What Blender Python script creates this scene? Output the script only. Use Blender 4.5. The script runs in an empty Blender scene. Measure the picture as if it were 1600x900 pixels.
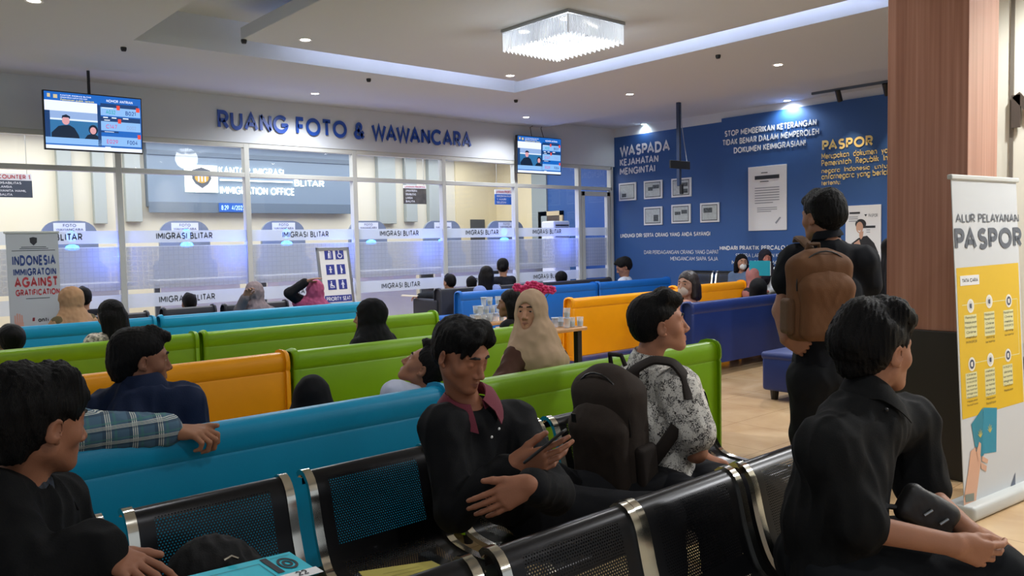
import bpy, bmesh, math, random
import numpy as np
from mathutils import Vector, Matrix, Euler
random.seed(7); RNG = np.random.RandomState(11)
SC = bpy.context.scene; COL = SC.collection
V = lambda *a: np.array(a if len(a) > 1 else a[0], float)
def nrm(v): v = np.asarray(v, float); return v/np.linalg.norm(v)

# ---------------------------------------------------------------- camera (16:9 frame, 1600 px wide)
FPX, YAW, PITCH, ROLL, EYE = 1267.7, 0.713966, 0.0575619, -0.0211925, 1.45
_f = V(math.sin(YAW)*math.cos(PITCH), math.cos(YAW)*math.cos(PITCH), -math.sin(PITCH))
_r0 = V(math.cos(YAW), -math.sin(YAW), 0); _u0 = np.cross(_r0, _f)
CR = math.cos(ROLL)*_r0+math.sin(ROLL)*_u0; CU = -math.sin(ROLL)*_r0+math.cos(ROLL)*_u0; CF = _f
CAM = V(0, 0, EYE)
def ray(x, y): return CF+CR*(x-800)/FPX-CU*(y-450)/FPX
def onx(x, y, X): d = ray(x, y); return CAM+d*X/d[0]
def ony(x, y, Y): d = ray(x, y); return CAM+d*Y/d[1]
def onz(x, y, Z): d = ray(x, y); return CAM+d*(Z-EYE)/d[2]
def at(x, y, dep): return CAM+ray(x, y)*dep

# ---------------------------------------------------------------- materials
def lin(c):
    if isinstance(c, str):
        c = [int(c[i:i+2], 16)/255 for i in (1, 3, 5)]
    return tuple(x/12.92 if x <= .04045 else ((x+.055)/1.055)**2.4 for x in c)
MATS = {}
class NT:
    def __init__(s, m): s.t = m.node_tree; s.n = s.t.nodes; s.l = s.t.links
    def new(s, typ, **kw):
        n = s.n.new(typ)
        for k, v in kw.items():
            if k == 'i':
                for a, b in v.items(): n.inputs[a].default_value = b
            else: setattr(n, k, v)
        return n
    def link(s, a, b): s.l.new(a, b)
    def math(s, op, a, b=None, c=None):
        n = s.n.new('ShaderNodeMath'); n.operation = op
        for i, x in enumerate((a, b, c)):
            if x is None: continue
            if isinstance(x, (int, float)): n.inputs[i].default_value = x
            else: s.l.new(x, n.inputs[i])
        return n.outputs[0]
    def ramp(s, fac, stops, interp='LINEAR'):
        n = s.n.new('ShaderNodeValToRGB'); n.color_ramp.interpolation = interp
        e = n.color_ramp.elements
        while len(e) < len(stops): e.new(.5)
        for i, (p, c) in enumerate(stops): e[i].position = p; e[i].color = (*c, 1)
        s.l.new(fac, n.inputs[0]); return n.outputs[0]
    def mixc(s, fac, a, b):
        n = s.n.new('ShaderNodeMix'); n.data_type = 'RGBA'
        for sock, x in ((n.inputs[0], fac), (n.inputs[6], a), (n.inputs[7], b)):
            if isinstance(x, (int, float)): sock.default_value = x
            elif isinstance(x, tuple): sock.default_value = (*x, 1)
            else: s.l.new(x, sock)
        return n.outputs[2]
def mat(name, col='#808080', rough=.6, metal=0., bump=0., bscale=60., var=0., vscale=8., emit=None, estr=1., spec=.5, sheen=0., stretch=None, coat=0., subs=0.):
    if name in MATS: return MATS[name]
    m = bpy.data.materials.new(name); m.use_nodes = True; MATS[name] = m
    t = NT(m); b = t.n['Principled BSDF']; c = lin(col)
    b.inputs['Base Color'].default_value = (*c, 1); b.inputs['Roughness'].default_value = rough
    b.inputs['Metallic'].default_value = metal; b.inputs['Specular IOR Level'].default_value = spec
    b.inputs['Sheen Weight'].default_value = sheen; b.inputs['Coat Weight'].default_value = coat
    if subs: b.inputs['Subsurface Weight'].default_value = subs; b.inputs['Subsurface Radius'].default_value = (.01, .004, .002)
    co = t.new('ShaderNodeTexCoord').outputs['Object']
    if stretch:
        mp = t.new('ShaderNodeMapping'); mp.inputs['Scale'].default_value = stretch; t.link(co, mp.inputs[0]); co = mp.outputs[0]
    if var:
        n = t.new('ShaderNodeTexNoise', i={'Scale': vscale, 'Detail': 3.}); t.link(co, n.inputs['Vector'])
        d = tuple(x*(1-var) for x in c); e = tuple(min(1, x*(1+var)) for x in c)
        t.link(t.ramp(n.outputs[0], [(.3, d), (.7, e)]), b.inputs['Base Color'])
    if bump:
        n = t.new('ShaderNodeTexNoise', i={'Scale': bscale, 'Detail': 4.}); t.link(co, n.inputs['Vector'])
        bp = t.new('ShaderNodeBump', i={'Strength': bump, 'Distance': .01}); t.link(n.outputs[0], bp.inputs['Height']); t.link(bp.outputs[0], b.inputs['Normal'])
    if emit:
        b.inputs['Emission Color'].default_value = (*lin(emit), 1); b.inputs['Emission Strength'].default_value = estr
    return m

# ---------------------------------------------------------------- objects
def link(o, parent=None):
    COL.objects.link(o)
    if parent is not None: o.parent = parent
    return o
def tag(o, label=None, cat=None, group=None, kind=None):
    for k, v in (('label', label), ('category', cat), ('group', group), ('kind', kind)):
        if v: o[k] = v
    return o
def empty(name, loc, label=None, cat=None, group=None, rz=0):
    o = bpy.data.objects.new(name, None); o.location = loc; o.rotation_euler[2] = rz; o.empty_display_size = .1
    return tag(link(o), label, cat, group)
def obj(name, me, mats, parent=None, loc=None, world=False):
    """world=True: the mesh is in world coordinates; subtract the root's location."""
    o = bpy.data.objects.new(name, me)
    for m in (mats if isinstance(mats, (list, tuple)) else [mats]): me.materials.append(m)
    if world and parent is not None:
        q = parent; off = Vector((0, 0, 0))
        while q is not None: off += q.location; q = q.parent
        me.transform(Matrix.Translation(-off))
    if loc is not None: o.location = loc
    return link(o, parent)
def smooth(me, ang=None):
    me.polygons.foreach_set('use_smooth', [True]*len(me.polygons))
    if ang is not None: me.set_sharp_from_angle(angle=math.radians(ang))
    return me
class MB:
    """mesh builder"""
    def __init__(s): s.b = bmesh.new(); s.mi = 0
    def _m(s, fs):
        for f in fs: f.material_index = s.mi
    def box(s, lo, hi, bev=0., seg=2, M=None):
        lo, hi = V(lo), V(hi); c = (lo+hi)/2; d = hi-lo
        r = bmesh.ops.create_cube(s.b, size=1, matrix=Matrix.Translation(c) @ Matrix.Diagonal((*d, 1)))
        vs = r['verts']
        if bev:
            es = list({e for v in vs for e in v.link_edges})
            q = bmesh.ops.bevel(s.b, geom=es, offset=min(bev, .49*min(d)), segments=seg, affect='EDGES', profile=.5)
            vs = list({v for f in q['faces'] for v in f.verts} | {v for v in vs if v.is_valid})
        fs = {f for v in vs for f in v.link_faces}; s._m(fs)
        if M is not None: bmesh.ops.transform(s.b, matrix=M, verts=list({v for f in fs for v in f.verts}))
        return s
    def quad(s, *ps):
        f = s.b.faces.new([s.b.verts.new(p) for p in ps]); s._m([f]); return s
    def prism(s, poly, axis, a, b):
        """polygon in the two other axes, extruded along axis from a to b"""
        def pt(p, t): q = list(p); q.insert(axis, t); return q
        A = [s.b.verts.new(pt(p, a)) for p in poly]; B = [s.b.verts.new(pt(p, b)) for p in poly]
        n = len(poly); fs = [s.b.faces.new(A[::-1]), s.b.faces.new(B)]
        for i in range(n): fs.append(s.b.faces.new((A[i], A[(i+1) % n], B[(i+1) % n], B[i])))
        bmesh.ops.recalc_face_normals(s.b, faces=fs); s._m(fs); return s
    def tube(s, pts, r, n=8, cap=True):
        pts = [V(p) for p in pts]; rs = r if isinstance(r, (list, tuple)) else [r]*len(pts)
        rings = []; prev = None
        for i, p in enumerate(pts):
            t = nrm(pts[min(i+1, len(pts)-1)]-pts[max(i-1, 0)])
            if prev is None: a = nrm(np.cross(t, V(0, 0, 1) if abs(t[2]) < .9 else V(1, 0, 0)))
            else: a = nrm(prev-t*np.dot(prev, t))
            prev = a; b = np.cross(t, a)
            rings.append([s.b.verts.new(p+rs[i]*(math.cos(2*math.pi*k/n)*a+math.sin(2*math.pi*k/n)*b)) for k in range(n)])
        fs = []
        for A, B in zip(rings, rings[1:]):
            for k in range(n): fs.append(s.b.faces.new((A[k], A[(k+1) % n], B[(k+1) % n], B[k])))
        if cap: fs += [s.b.faces.new(rings[0][::-1]), s.b.faces.new(rings[-1])]
        s._m(fs); return s
    def lathe(s, prof, c=(0, 0, 0), n=16):
        c = V(c); rings = []
        for r, z in prof:
            rings.append([s.b.verts.new(c+V(r*math.cos(2*math.pi*k/n), r*math.sin(2*math.pi*k/n), z)) for k in range(n)])
        fs = []
        for A, B in zip(rings, rings[1:]):
            for k in range(n): fs.append(s.b.faces.new((A[k], A[(k+1) % n], B[(k+1) % n], B[k])))
        for R, rev in ((rings[0], 1), (rings[-1], 0)):
            if len(R) > 2: fs.append(s.b.faces.new(R[::-1] if rev else R))
        s._m(fs); return s
    def sphere(s, c, r, n=12, sc=(1, 1, 1)):
        q = bmesh.ops.create_uvsphere(s.b, u_segments=n, v_segments=max(6, n//2), radius=1, matrix=Matrix.Translation(c) @ Matrix.Diagonal((r*sc[0], r*sc[1], r*sc[2], 1)))
        s._m({f for v in q['verts'] for f in v.link_faces}); return s
    def mesh(s, sm=None, xf=None):
        me = bpy.data.meshes.new('m'); s.b.normal_update(); s.b.to_mesh(me); s.b.free()
        if xf is not None: me.transform(xf)
        if sm is not None: smooth(me, sm)
        return me
    def build(s, name, mats, parent=None, loc=None, sm=None, world=False, xf=None):
        return obj(name, s.mesh(sm, xf), mats, parent, loc, world)
def frame(o, x, y, z=None):
    """4x4 from origin and x, y axes"""
    x = nrm(x); y = nrm(y); z = nrm(np.cross(x, y)) if z is None else nrm(z)
    return Matrix(((x[0], y[0], z[0], o[0]), (x[1], y[1], z[1], o[1]), (x[2], y[2], z[2], o[2]), (0, 0, 0, 1)))
def join_meshes(items):
    """[(mesh, 4x4 or None, material index)] -> one mesh"""
    vs, fs, mi, n = [], [], [], 0
    for me, M, k in items:
        if M is not None: me.transform(M)
        co = np.empty(len(me.vertices)*3); me.vertices.foreach_get('co', co); vs.append(co.reshape(-1, 3))
        for p in me.polygons: fs.append([i+n for i in p.vertices]); mi.append(k)
        n += len(me.vertices); bpy.data.meshes.remove(me)
    out = bpy.data.meshes.new('m'); out.from_pydata(np.concatenate(vs).tolist() if vs else [], [], fs)
    out.polygons.foreach_set('material_index', mi); out.update(); return out
def copy_tree(o, parent=None):
    c = o.copy(); link(c, parent)
    for ch in list(o.children): copy_tree(ch, c)
    return c
# ---------------------------------------------------------------- stroked geometric lettering
def _arc(cx, cy, rx, ry, a0, a1):
    n = max(3, int(abs(a1-a0)/15)); return [(cx+rx*math.cos(math.radians(a)), cy+ry*math.sin(math.radians(a))) for a in np.linspace(a0, a1, n+1)]
_O = lambda cx, cy, rx, ry: _arc(cx, cy, rx, ry, 0, 360)
GL = {
 'A': (.84, [[(0, 0), (.42, 1), (.84, 0)], [(.15, .33), (.69, .33)]]),
 'B': (.60, [[(.3, .54), (0, .54), (0, 1), (.28, 1)]+_arc(.28, .77, .25, .23, 90, -90), [(0, .54), (0, 0), (.31, 0)]+_arc(.31, .27, .29, .27, -90, 90)]),
 'C': (.86, [_arc(.5, .5, .5, .5, 45, 315)]), 'D': (.76, [[(.3, 0), (0, 0), (0, 1), (.3, 1)]+_arc(.3, .5, .46, .5, 90, -90)]),
 'E': (.50, [[(.5, 1), (0, 1), (0, 0), (.5, 0)], [(0, .51), (.45, .51)]]), 'F': (.48, [[(.48, 1), (0, 1), (0, 0)], [(0, .49), (.43, .49)]]),
 'G': (.96, [_arc(.5, .5, .5, .5, 42, 352)+[(.97, .46), (.56, .46)]]), 'H': (.68, [[(0, 0), (0, 1)], [(.68, 0), (.68, 1)], [(0, .52), (.68, .52)]]),
 'I': (0., [[(0, 0), (0, 1)]]), 'J': (.40, [[(.4, 1), (.4, .26)]+_arc(.18, .26, .22, .26, 0, -150)]), 'K': (.60, [[(0, 0), (0, 1)], [(.56, 1), (.02, .42)], [(.2, .58), (.6, 0)]]),
 'L': (.46, [[(0, 1), (0, 0), (.46, 0)]]), 'M': (.88, [[(0, 0), (0, 1)], [(.88, 0), (.88, 1)], [(0, 1), (.44, .30), (.88, 1)]]), 'N': (.70, [[(0, 0), (0, 1)], [(.7, 0), (.7, 1)], [(0, 1), (.7, 0)]]),
 'O': (1., [_O(.5, .5, .5, .5)]), 'P': (.58, [[(0, 0), (0, 1), (.3, 1)]+_arc(.3, .73, .28, .27, 90, -90)+[(0, .46)]]), 'Q': (1., [_O(.5, .5, .5, .5), [(.6, .28), (.96, -.02)]]),
 'R': (.60, [[(0, 0), (0, 1), (.3, 1)]+_arc(.3, .73, .28, .27, 90, -90)+[(0, .46)], [(.28, .46), (.6, 0)]]), 'S': (.58, [_arc(.29, .75, .27, .25, 35, 270)+_arc(.29, .25, .29, .25, 90, -145)]),
 'T': (.62, [[(0, 1), (.62, 1)], [(.31, 1), (.31, 0)]]), 'U': (.68, [[(0, 1), (0, .34)]+_arc(.34, .34, .34, .34, 180, 360)+[(.68, 1)]]), 'V': (.80, [[(0, 1), (.4, 0), (.8, 1)]]),
 'W': (1.16, [[(0, 1), (.29, 0), (.58, 1), (.87, 0), (1.16, 1)]]), 'X': (.66, [[(0, 0), (.66, 1)], [(0, 1), (.66, 0)]]), 'Y': (.68, [[(0, 1), (.34, .46), (.68, 1)], [(.34, .46), (.34, 0)]]), 'Z': (.6, [[(0, 1), (.6, 1), (0, 0), (.6, 0)]]),
 '&': (.74, [[(.74, 0), (.16, .66)]+_arc(.34, .80, .19, .20, 210, -30)+[(.13, .40)]+_arc(.27, .24, .27, .24, 130, 330)+[(.72, .46)]]),
 '0': (.64, [_O(.32, .5, .32, .5)]), '1': (.20, [[(0, .80), (.2, 1), (.2, 0)]]), '2': (.58, [_arc(.29, .72, .28, .28, 165, -35)+[(0, 0), (.58, 0)]]), '3': (.56, [_arc(.27, .76, .25, .24, 150, -90)+_arc(.27, .27, .29, .27, 90, -150)]),
 '4': (.66, [[(.46, 0), (.46, 1), (0, .27), (.66, .27)]]), '5': (.56, [[(.52, 1), (.08, 1), (.04, .56)]+_arc(.27, .32, .29, .32, 130, -145)]), '6': (.6, [_O(.3, .31, .3, .31), [(.42, 1), (.05, .46)]]), '7': (.56, [[(0, 1), (.56, 1), (.18, 0)]]),
 '8': (.58, [_O(.29, .76, .24, .24), _O(.29, .27, .29, .27)]), '9': (.6, [_O(.3, .69, .3, .31), [(.18, 0), (.55, .54)]]),
 '!': (0., [[(0, 1), (0, .34)], [(0, .03), (0, -.03)]]), '.': (0., [[(0, .03), (0, -.03)]]), ':': (0., [[(0, .03), (0, -.03)], [(0, .6), (0, .54)]]), '-': (.34, [[(0, .42), (.34, .42)]]), '/': (.4, [[(0, -.05), (.4, 1.05)]]), '#': (.6, [[(.1, 0), (.24, 1)], [(.38, 0), (.52, 1)], [(0, .3), (.6, .3)], [(.02, .68), (.62, .68)]]),
 'a': (.62, [_O(.31, .32, .31, .32), [(.62, .66), (.62, 0)]]), 'b': (.62, [_O(.31, .32, .31, .32), [(0, 1.02), (0, 0)]]), 'c': (.56, [_arc(.32, .32, .32, .32, 48, 312)]), 'd': (.62, [_O(.31, .32, .31, .32), [(.62, 1.02), (.62, 0)]]),
 'e': (.62, [[(.02, .32)]+_arc(.31, .32, .31, .32, 0, 318)]), 'g': (.62, [_O(.31, .32, .31, .32), [(.62, .66), (.62, .0)]+_arc(.31, .0, .31, .28, 0, -150)]), 'h': (.56, [[(0, 0), (0, 1.02)], [(0, .36)]+_arc(.28, .36, .28, .29, 180, 0)+[(.56, 0)]]),
 'i': (0., [[(0, 0), (0, .64)], [(0, .92), (0, .86)]]), 'j': (.1, [[(.1, .64), (.1, -.1), (0, -.24)], [(.1, .92), (.1, .86)]]), 'k': (.5, [[(0, 0), (0, 1.02)], [(.46, .64), (.02, .26)], [(.16, .38), (.5, 0)]]), 'l': (0., [[(0, 0), (0, 1.02)]]),
 'm': (.9, [[(0, 0), (0, .66)], [(0, .4)]+_arc(.225, .4, .225, .25, 180, 0)+[(.45, 0)], [(.45, .4)]+_arc(.675, .4, .225, .25, 180, 0)+[(.9, 0)]]), 'n': (.56, [[(0, 0), (0, .66)], [(0, .36)]+_arc(.28, .36, .28, .29, 180, 0)+[(.56, 0)]]),
 'o': (.64, [_O(.32, .32, .32, .32)]), 'p': (.62, [_O(.31, .32, .31, .32), [(0, .66), (0, -.3)]]), 'r': (.3, [[(0, 0), (0, .66)], _arc(.28, .36, .28, .29, 180, 85)]), 's': (.44, [_arc(.22, .48, .19, .17, 40, 270)+_arc(.22, .16, .22, .16, 90, -145)]),
 't': (.34, [[(.14, .92), (.14, 0)], [(0, .62), (.34, .62)]]), 'u': (.56, [[(0, .64), (0, .28)]+_arc(.28, .28, .28, .29, 180, 360)+[(.56, .64)], [(.56, .4), (.56, 0)]]), 'v': (.54, [[(0, .64), (.27, 0), (.54, .64)]]), 'w': (.84, [[(0, .64), (.21, 0), (.42, .64), (.63, 0), (.84, .64)]]),
 'y': (.54, [[(0, .64), (.28, .02)], [(.54, .64), (.16, -.28)]]), 'z': (.46, [[(0, .62), (.46, .62), (0, 0), (.46, 0)]]), ',': (.1, [[(.1, .05), (0, -.12)]]),
}
def text_mesh(s, size=1., bold=.012, depth=0., align='LEFT', width=None, line=1., height=None, shear=0., spacing=1.):
    w = .105+bold*4.6; vs, fs = [], []
    def stroke(P):
        P = [V(p) for p in P]; closed = np.linalg.norm(P[0]-P[-1]) < 1e-4 and len(P) > 4
        P = [p for i, p in enumerate(P) if i == 0 or np.linalg.norm(p-P[i-1]) > 1e-5]
        if closed: P = P[:-1]
        n = len(P); L, R = [], []
        def dirn(a, b): d = P[b]-P[a]; return d/np.linalg.norm(d)
        for i in range(n):
            if closed: d0, d1 = dirn((i-1) % n, i), dirn(i, (i+1) % n)
            else: d0 = dirn(i-1, i) if i else dirn(0, 1); d1 = dirn(i, i+1) if i < n-1 else d0
            t = d0+d1; tl = np.linalg.norm(t)
            if tl < .2: t = d0
            else: t = t/tl
            nn = V(-t[1], t[0]); k = 1/max(.62, abs(np.dot(nn, V(-d0[1], d0[0]))))
            L.append(P[i]+nn*w/2*k); R.append(P[i]-nn*w/2*k)
        b = len(vs)
        for a, c in zip(L, R): vs.extend((a, c))
        for i in range(n if closed else n-1):
            j = (i+1) % n; fs.append((b+2*i, b+2*i+1, b+2*j+1, b+2*j))
    x = 0.; gap = w+.13*spacing; diag = set('AVWYTLPF')
    prev = ''
    for chx in s:
        if chx == ' ': x += .44+w*.5; prev = ''; continue
        g = GL.get(chx) or GL.get(chx.upper())
        if g is None: x += .3; continue
        if prev and ((prev in 'AL' and chx in 'VWYT') or (prev in 'VWYTPF' and chx in 'A')): x -= .16
        for st in g[1]: stroke([(x+w/2+p[0], w/2+p[1]*(1-w)) for p in st])
        x += g[0]+gap; prev = chx
    A = np.array(vs) if vs else np.zeros((0, 2)); me = bpy.data.meshes.new('t')
    if not len(A): return me
    x0, x1 = A[:, 0].min(), A[:, 0].max(); h = height if height else size*.7; sy = h
    sx = width/(x1-x0) if width else h
    A[:, 0] = (A[:, 0]-x0)*sx; A[:, 1] *= sy
    if align == 'CENTER': A[:, 0] -= (x1-x0)*sx/2
    n = len(A)
    if depth:
        Vv = [(a, b, depth) for a, b in A]+[(a, b, 0.) for a, b in A]; F = list(fs)
        for q in fs:
            for i in range(4): a, b = q[i], q[(i+1) % 4]; F.append((b, a, a+n, b+n))
    else: Vv = [(a, b, 0.) for a, b in A]; F = list(fs)
    me.from_pydata(Vv, [], F); me.update()
    return me
# ---------------------------------------------------------------- signed distance modelling, meshed by surface nets
_D = {}
def _rd(seed, n, lam):
    k = (seed, n, lam)
    if k not in _D:
        r = np.random.RandomState(seed); d = r.normal(size=(n, 3)); d /= np.linalg.norm(d, axis=1)[:, None]
        _D[k] = ((d*2*math.pi/(lam*r.uniform(.7, 1.5, n))[:, None]).astype(np.float32), r.uniform(0, 6.28, n).astype(np.float32))
    return _D[k]
def waves(p, seed, lam, n=7):
    d, ph = _rd(seed, n, lam); return np.sin(p @ d.T+ph).sum(1)/math.sqrt(n)
class Sdf:
    def __init__(s): s.ops = []; s.lo = V(9, 9, 9.)*9; s.hi = -s.lo; s.disp = None
    def _bb(s, *pr):
        for p, r in pr: s.lo = np.minimum(s.lo, V(p)-r); s.hi = np.maximum(s.hi, V(p)+r)
    def cone(s, a, b, ra, rb=None, k=.02, op='u', fl=None):
        a = V(a).astype(np.float32); b = V(b).astype(np.float32); rb = ra if rb is None else rb
        if fl is not None: ax, kk = nrm(fl[0]).astype(np.float32), fl[1]
        d = b-a; L = max(float(d @ d), 1e-9)
        def f(p):
            q = p-a
            t = np.clip((q @ d)/L, 0, 1); w = q-t[:, None]*d
            if fl is not None:
                c = w @ ax; return np.sqrt(np.maximum((w*w).sum(1)+c*c*(kk*kk-1), 0))-(ra+(rb-ra)*t)
            return np.sqrt((w*w).sum(1))-(ra+(rb-ra)*t)
        s.ops.append((op, f, k))
        if op == 'u': s._bb((a, ra*1.05+k), (b, rb*1.05+k))
        return s
    def chain(s, pts, rs, k=.02, op='u', fl=None):
        for i in range(len(pts)-1): s.cone(pts[i], pts[i+1], rs[i], rs[i+1], k, op, fl)
        return s
    def ell(s, c, r, R=None, k=.02, op='u'):
        c = V(c).astype(np.float32); r = (V(r) if np.ndim(r) else V(r, r, r)).astype(np.float32)
        R = None if R is None else np.asarray(R, np.float32)   # rows: local axes
        def f(p):
            q = p-c
            if R is not None: q = q @ R.T
            k0 = np.sqrt(((q/r)**2).sum(1)); k1 = np.sqrt(((q/(r*r))**2).sum(1))
            return k0*(k0-1)/np.maximum(k1, 1e-6)
        s.ops.append((op, f, k))
        if op == 'u': s._bb((c, float(r.max())+k))
        return s
    def box(s, c, r, R=None, rad=.01, k=.01, op='u'):
        c = V(c).astype(np.float32); r = V(r).astype(np.float32)-rad; R = None if R is None else np.asarray(R, np.float32)
        def f(p):
            q = p-c
            if R is not None: q = q @ R.T
            q = np.abs(q)-r
            return np.sqrt((np.maximum(q, 0)**2).sum(1))+np.minimum(q.max(1), 0)-rad
        s.ops.append((op, f, k))
        if op == 'u': s._bb((c, float(np.linalg.norm(r))+rad+k))
        return s
    def plane(s, p0, n, k=.005, op='s'):
        """removes the side the normal points to"""
        p0 = V(p0).astype(np.float32); n = nrm(n).astype(np.float32)
        s.ops.append((op, lambda p: -((p-p0) @ n), k)); return s
    def eval(s, p, cull=None):
        """p: (nb, m, 3). cull: list of per-op boolean masks over the nb blocks"""
        nb, m, _ = p.shape; out = np.full((nb, m), 9., np.float32)
        for i, (op, f, k) in enumerate(s.ops):
            if cull is None: ix = slice(None); cnt = nb
            else:
                ix = cull[i]
                if not len(ix): continue
                cnt = len(ix)
            q = p[ix].reshape(-1, 3)
            d = f(q).reshape(cnt, m).astype(np.float32); o = out[ix]
            if op == 'u':
                h = np.maximum(k-np.abs(o-d), 0)/k; out[ix] = np.minimum(o, d)-h*h*k*.25
            elif op == 's':
                d = -d; h = np.maximum(k-np.abs(o-d), 0)/k; out[ix] = np.maximum(o, d)+h*h*k*.25
            else:
                h = np.maximum(k-np.abs(o-d), 0)/k; out[ix] = np.maximum(o, d)+h*h*k*.25
        return out
    def mesh(s, h, relax=1, paint=None):
        B = 8; S = B*h; lo = s.lo-2*h; n = np.ceil((s.hi+2*h-lo)/S).astype(int)
        g = np.stack(np.meshgrid(*[np.arange(k) for k in n], indexing='ij'), -1).reshape(-1, 3)
        c = (lo+(g+.5)*S).astype(np.float32); hd = S*.87
        # per-op distance at block centres
        ds = []; cur = np.full(len(c), 9., np.float32)
        for op, f, k in s.ops:
            d = f(c).astype(np.float32); ds.append(d)
            if op == 'u': cur = np.minimum(cur, d)
            elif op == 's': pass
        mg = 1.45*hd+.03
        full = s.eval(c[:, None, :])[:, 0]
        keep = np.nonzero((np.abs(full) < mg))[0]
        cull = []
        for (op, f, k), d in zip(s.ops, ds):
            dd = d[keep]
            if op == 'u': mk = dd < np.maximum(cur[keep], -hd)+2*hd*1.3+k
            elif op == 's': mk = dd < hd*1.5+k
            else: mk = np.ones(len(keep), bool)
            cull.append(np.nonzero(mk)[0])
        base = g[keep]*B
        off = np.stack(np.meshgrid(*[np.arange(B+1)]*3, indexing='ij'), -1).reshape(-1, 3)
        P = (lo+(base[:, None, :]+off[None])*h).astype(np.float32)
        val = s.eval(P, cull)
        if s.disp is not None: val = val+s.disp(P.reshape(-1, 3)).reshape(val.shape).astype(np.float32)
        val = val.reshape(len(keep), B+1, B+1, B+1)
        ins = val < 0
        cnt = np.zeros((len(keep), B, B, B), np.int8); cs = [(i, j, k) for i in (0, 1) for j in (0, 1) for k in (0, 1)]
        for i, j, k in cs: cnt += ins[:, i:B+i, j:B+j, k:B+k]
        b, x, y, z = np.nonzero((cnt > 0) & (cnt < 8))
        cv = np.stack([val[b, x+i, y+j, z+k] for i, j, k in cs], 1)
        acc = np.zeros((len(b), 3)); w = np.zeros(len(b))
        for e0 in range(8):
            for ax, bit in ((0, 4), (1, 2), (2, 1)):
                if e0 & bit: continue
                e1 = e0 | bit; v0, v1 = cv[:, e0], cv[:, e1]; sg = (v0 < 0) != (v1 < 0)
                t = np.where(sg, v0/np.where(sg, v0-v1, 1), 0)
                q = np.array(cs[e0], float)[None].repeat(len(b), 0); q[:, ax] += t
                acc += q*sg[:, None]; w += sg
        gi = base[b]+np.stack([x, y, z], 1)
        pos = lo+(gi+acc/w[:, None])*h
        N = n*B+2; key = (gi[:, 0]*N[1]+gi[:, 1])*N[2]+gi[:, 2]
        order = np.argsort(key); sk = key[order]
        st = np.array([N[1]*N[2], N[2], 1]); quads = []
        for ax, bit in ((0, 4), (1, 2), (2, 1)):
            sg = (cv[:, 0] < 0) != (cv[:, bit] < 0); u, v = st[(ax+1) % 3], st[(ax+2) % 3]
            k0 = key[sg]; ids = []; ok = np.ones(len(k0), bool)
            for kk in (k0, k0-u, k0-u-v, k0-v):
                ii = np.searchsorted(sk, kk); ii = np.minimum(ii, len(sk)-1); ok &= sk[ii] == kk; ids.append(order[ii])
            q = np.stack(ids, 1)[ok]; fl = (cv[sg, 0] < 0)[ok]
            q[~fl] = q[~fl][:, ::-1]; quads.append(q)
        quads = np.concatenate(quads)
        for _ in range(relax):
            a = np.zeros_like(pos); ct = np.zeros(len(pos))
            for i in range(4):
                p0, p1 = quads[:, i], quads[:, (i+1) % 4]
                for d in range(3): a[:, d] += np.bincount(p0, pos[p1, d], len(pos))+np.bincount(p1, pos[p0, d], len(pos))
                ct += np.bincount(p0, minlength=len(pos))+np.bincount(p1, minlength=len(pos))
            pos = pos*.5+.5*a/np.maximum(ct, 1)[:, None]
        me = bpy.data.meshes.new('m'); nq = len(quads)
        me.vertices.add(len(pos)); me.vertices.foreach_set('co', pos.ravel())
        me.loops.add(nq*4); me.loops.foreach_set('vertex_index', quads.ravel().astype(np.int32))
        me.polygons.add(nq); me.polygons.foreach_set('loop_start', np.arange(0, nq*4, 4, dtype=np.int32))
        me.polygons.foreach_set('use_smooth', np.ones(nq, bool))
        if paint is not None:
            me.polygons.foreach_set('material_index', paint(pos[quads].mean(1)).astype(np.int32))
        me.update(calc_edges=True); return me
# ---------------------------------------------------------------- people
SKIN = {}
def skin(col): return mat('skin_'+col[1:], col, .55, bump=.06, bscale=220, var=.06, vscale=14, spec=.35, subs=.06)
HAIR = mat('black_hair', '#080708', .5, bump=.6, bscale=60, stretch=(9, 9, 1.0), spec=.15)
EYEW = mat('eye_white', '#cfc8c0', .25); IRIS = mat('iris', '#160d09', .15)
BROW = mat('brow_hair', '#0d0a09', .8)
NAIL = mat('nail', '#b98e7c', .35)
class Head:
    """local frame: r = own right, f = forward, u = up; origin between the eyes' height and the ears"""
    def __init__(s, H, f, u, sc=1.):
        s.o = V(H); s.f = nrm(f); u = V(u); s.u = nrm(u-s.f*np.dot(u, s.f)); s.r = np.cross(s.f, s.u); s.s = sc
        s.R = np.array([s.r, s.f, s.u])
    def __call__(s, x, y, z): return s.o+s.s*(x*s.r+y*s.f+z*s.u)
    def cone(s, S, a, b, ra, rb=None, k=.01, op='u', fl=None):
        S.cone(s(*a), s(*b), ra*s.s, (ra if rb is None else rb)*s.s, k*s.s, op, fl)
    def ell(s, S, c, r, k=.01, op='u', rot=None):
        R = s.R if rot is None else np.array(Euler(rot).to_matrix().transposed()) @ s.R
        S.ell(s(*c), V(r)*s.s, R, k*s.s, op)
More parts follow.
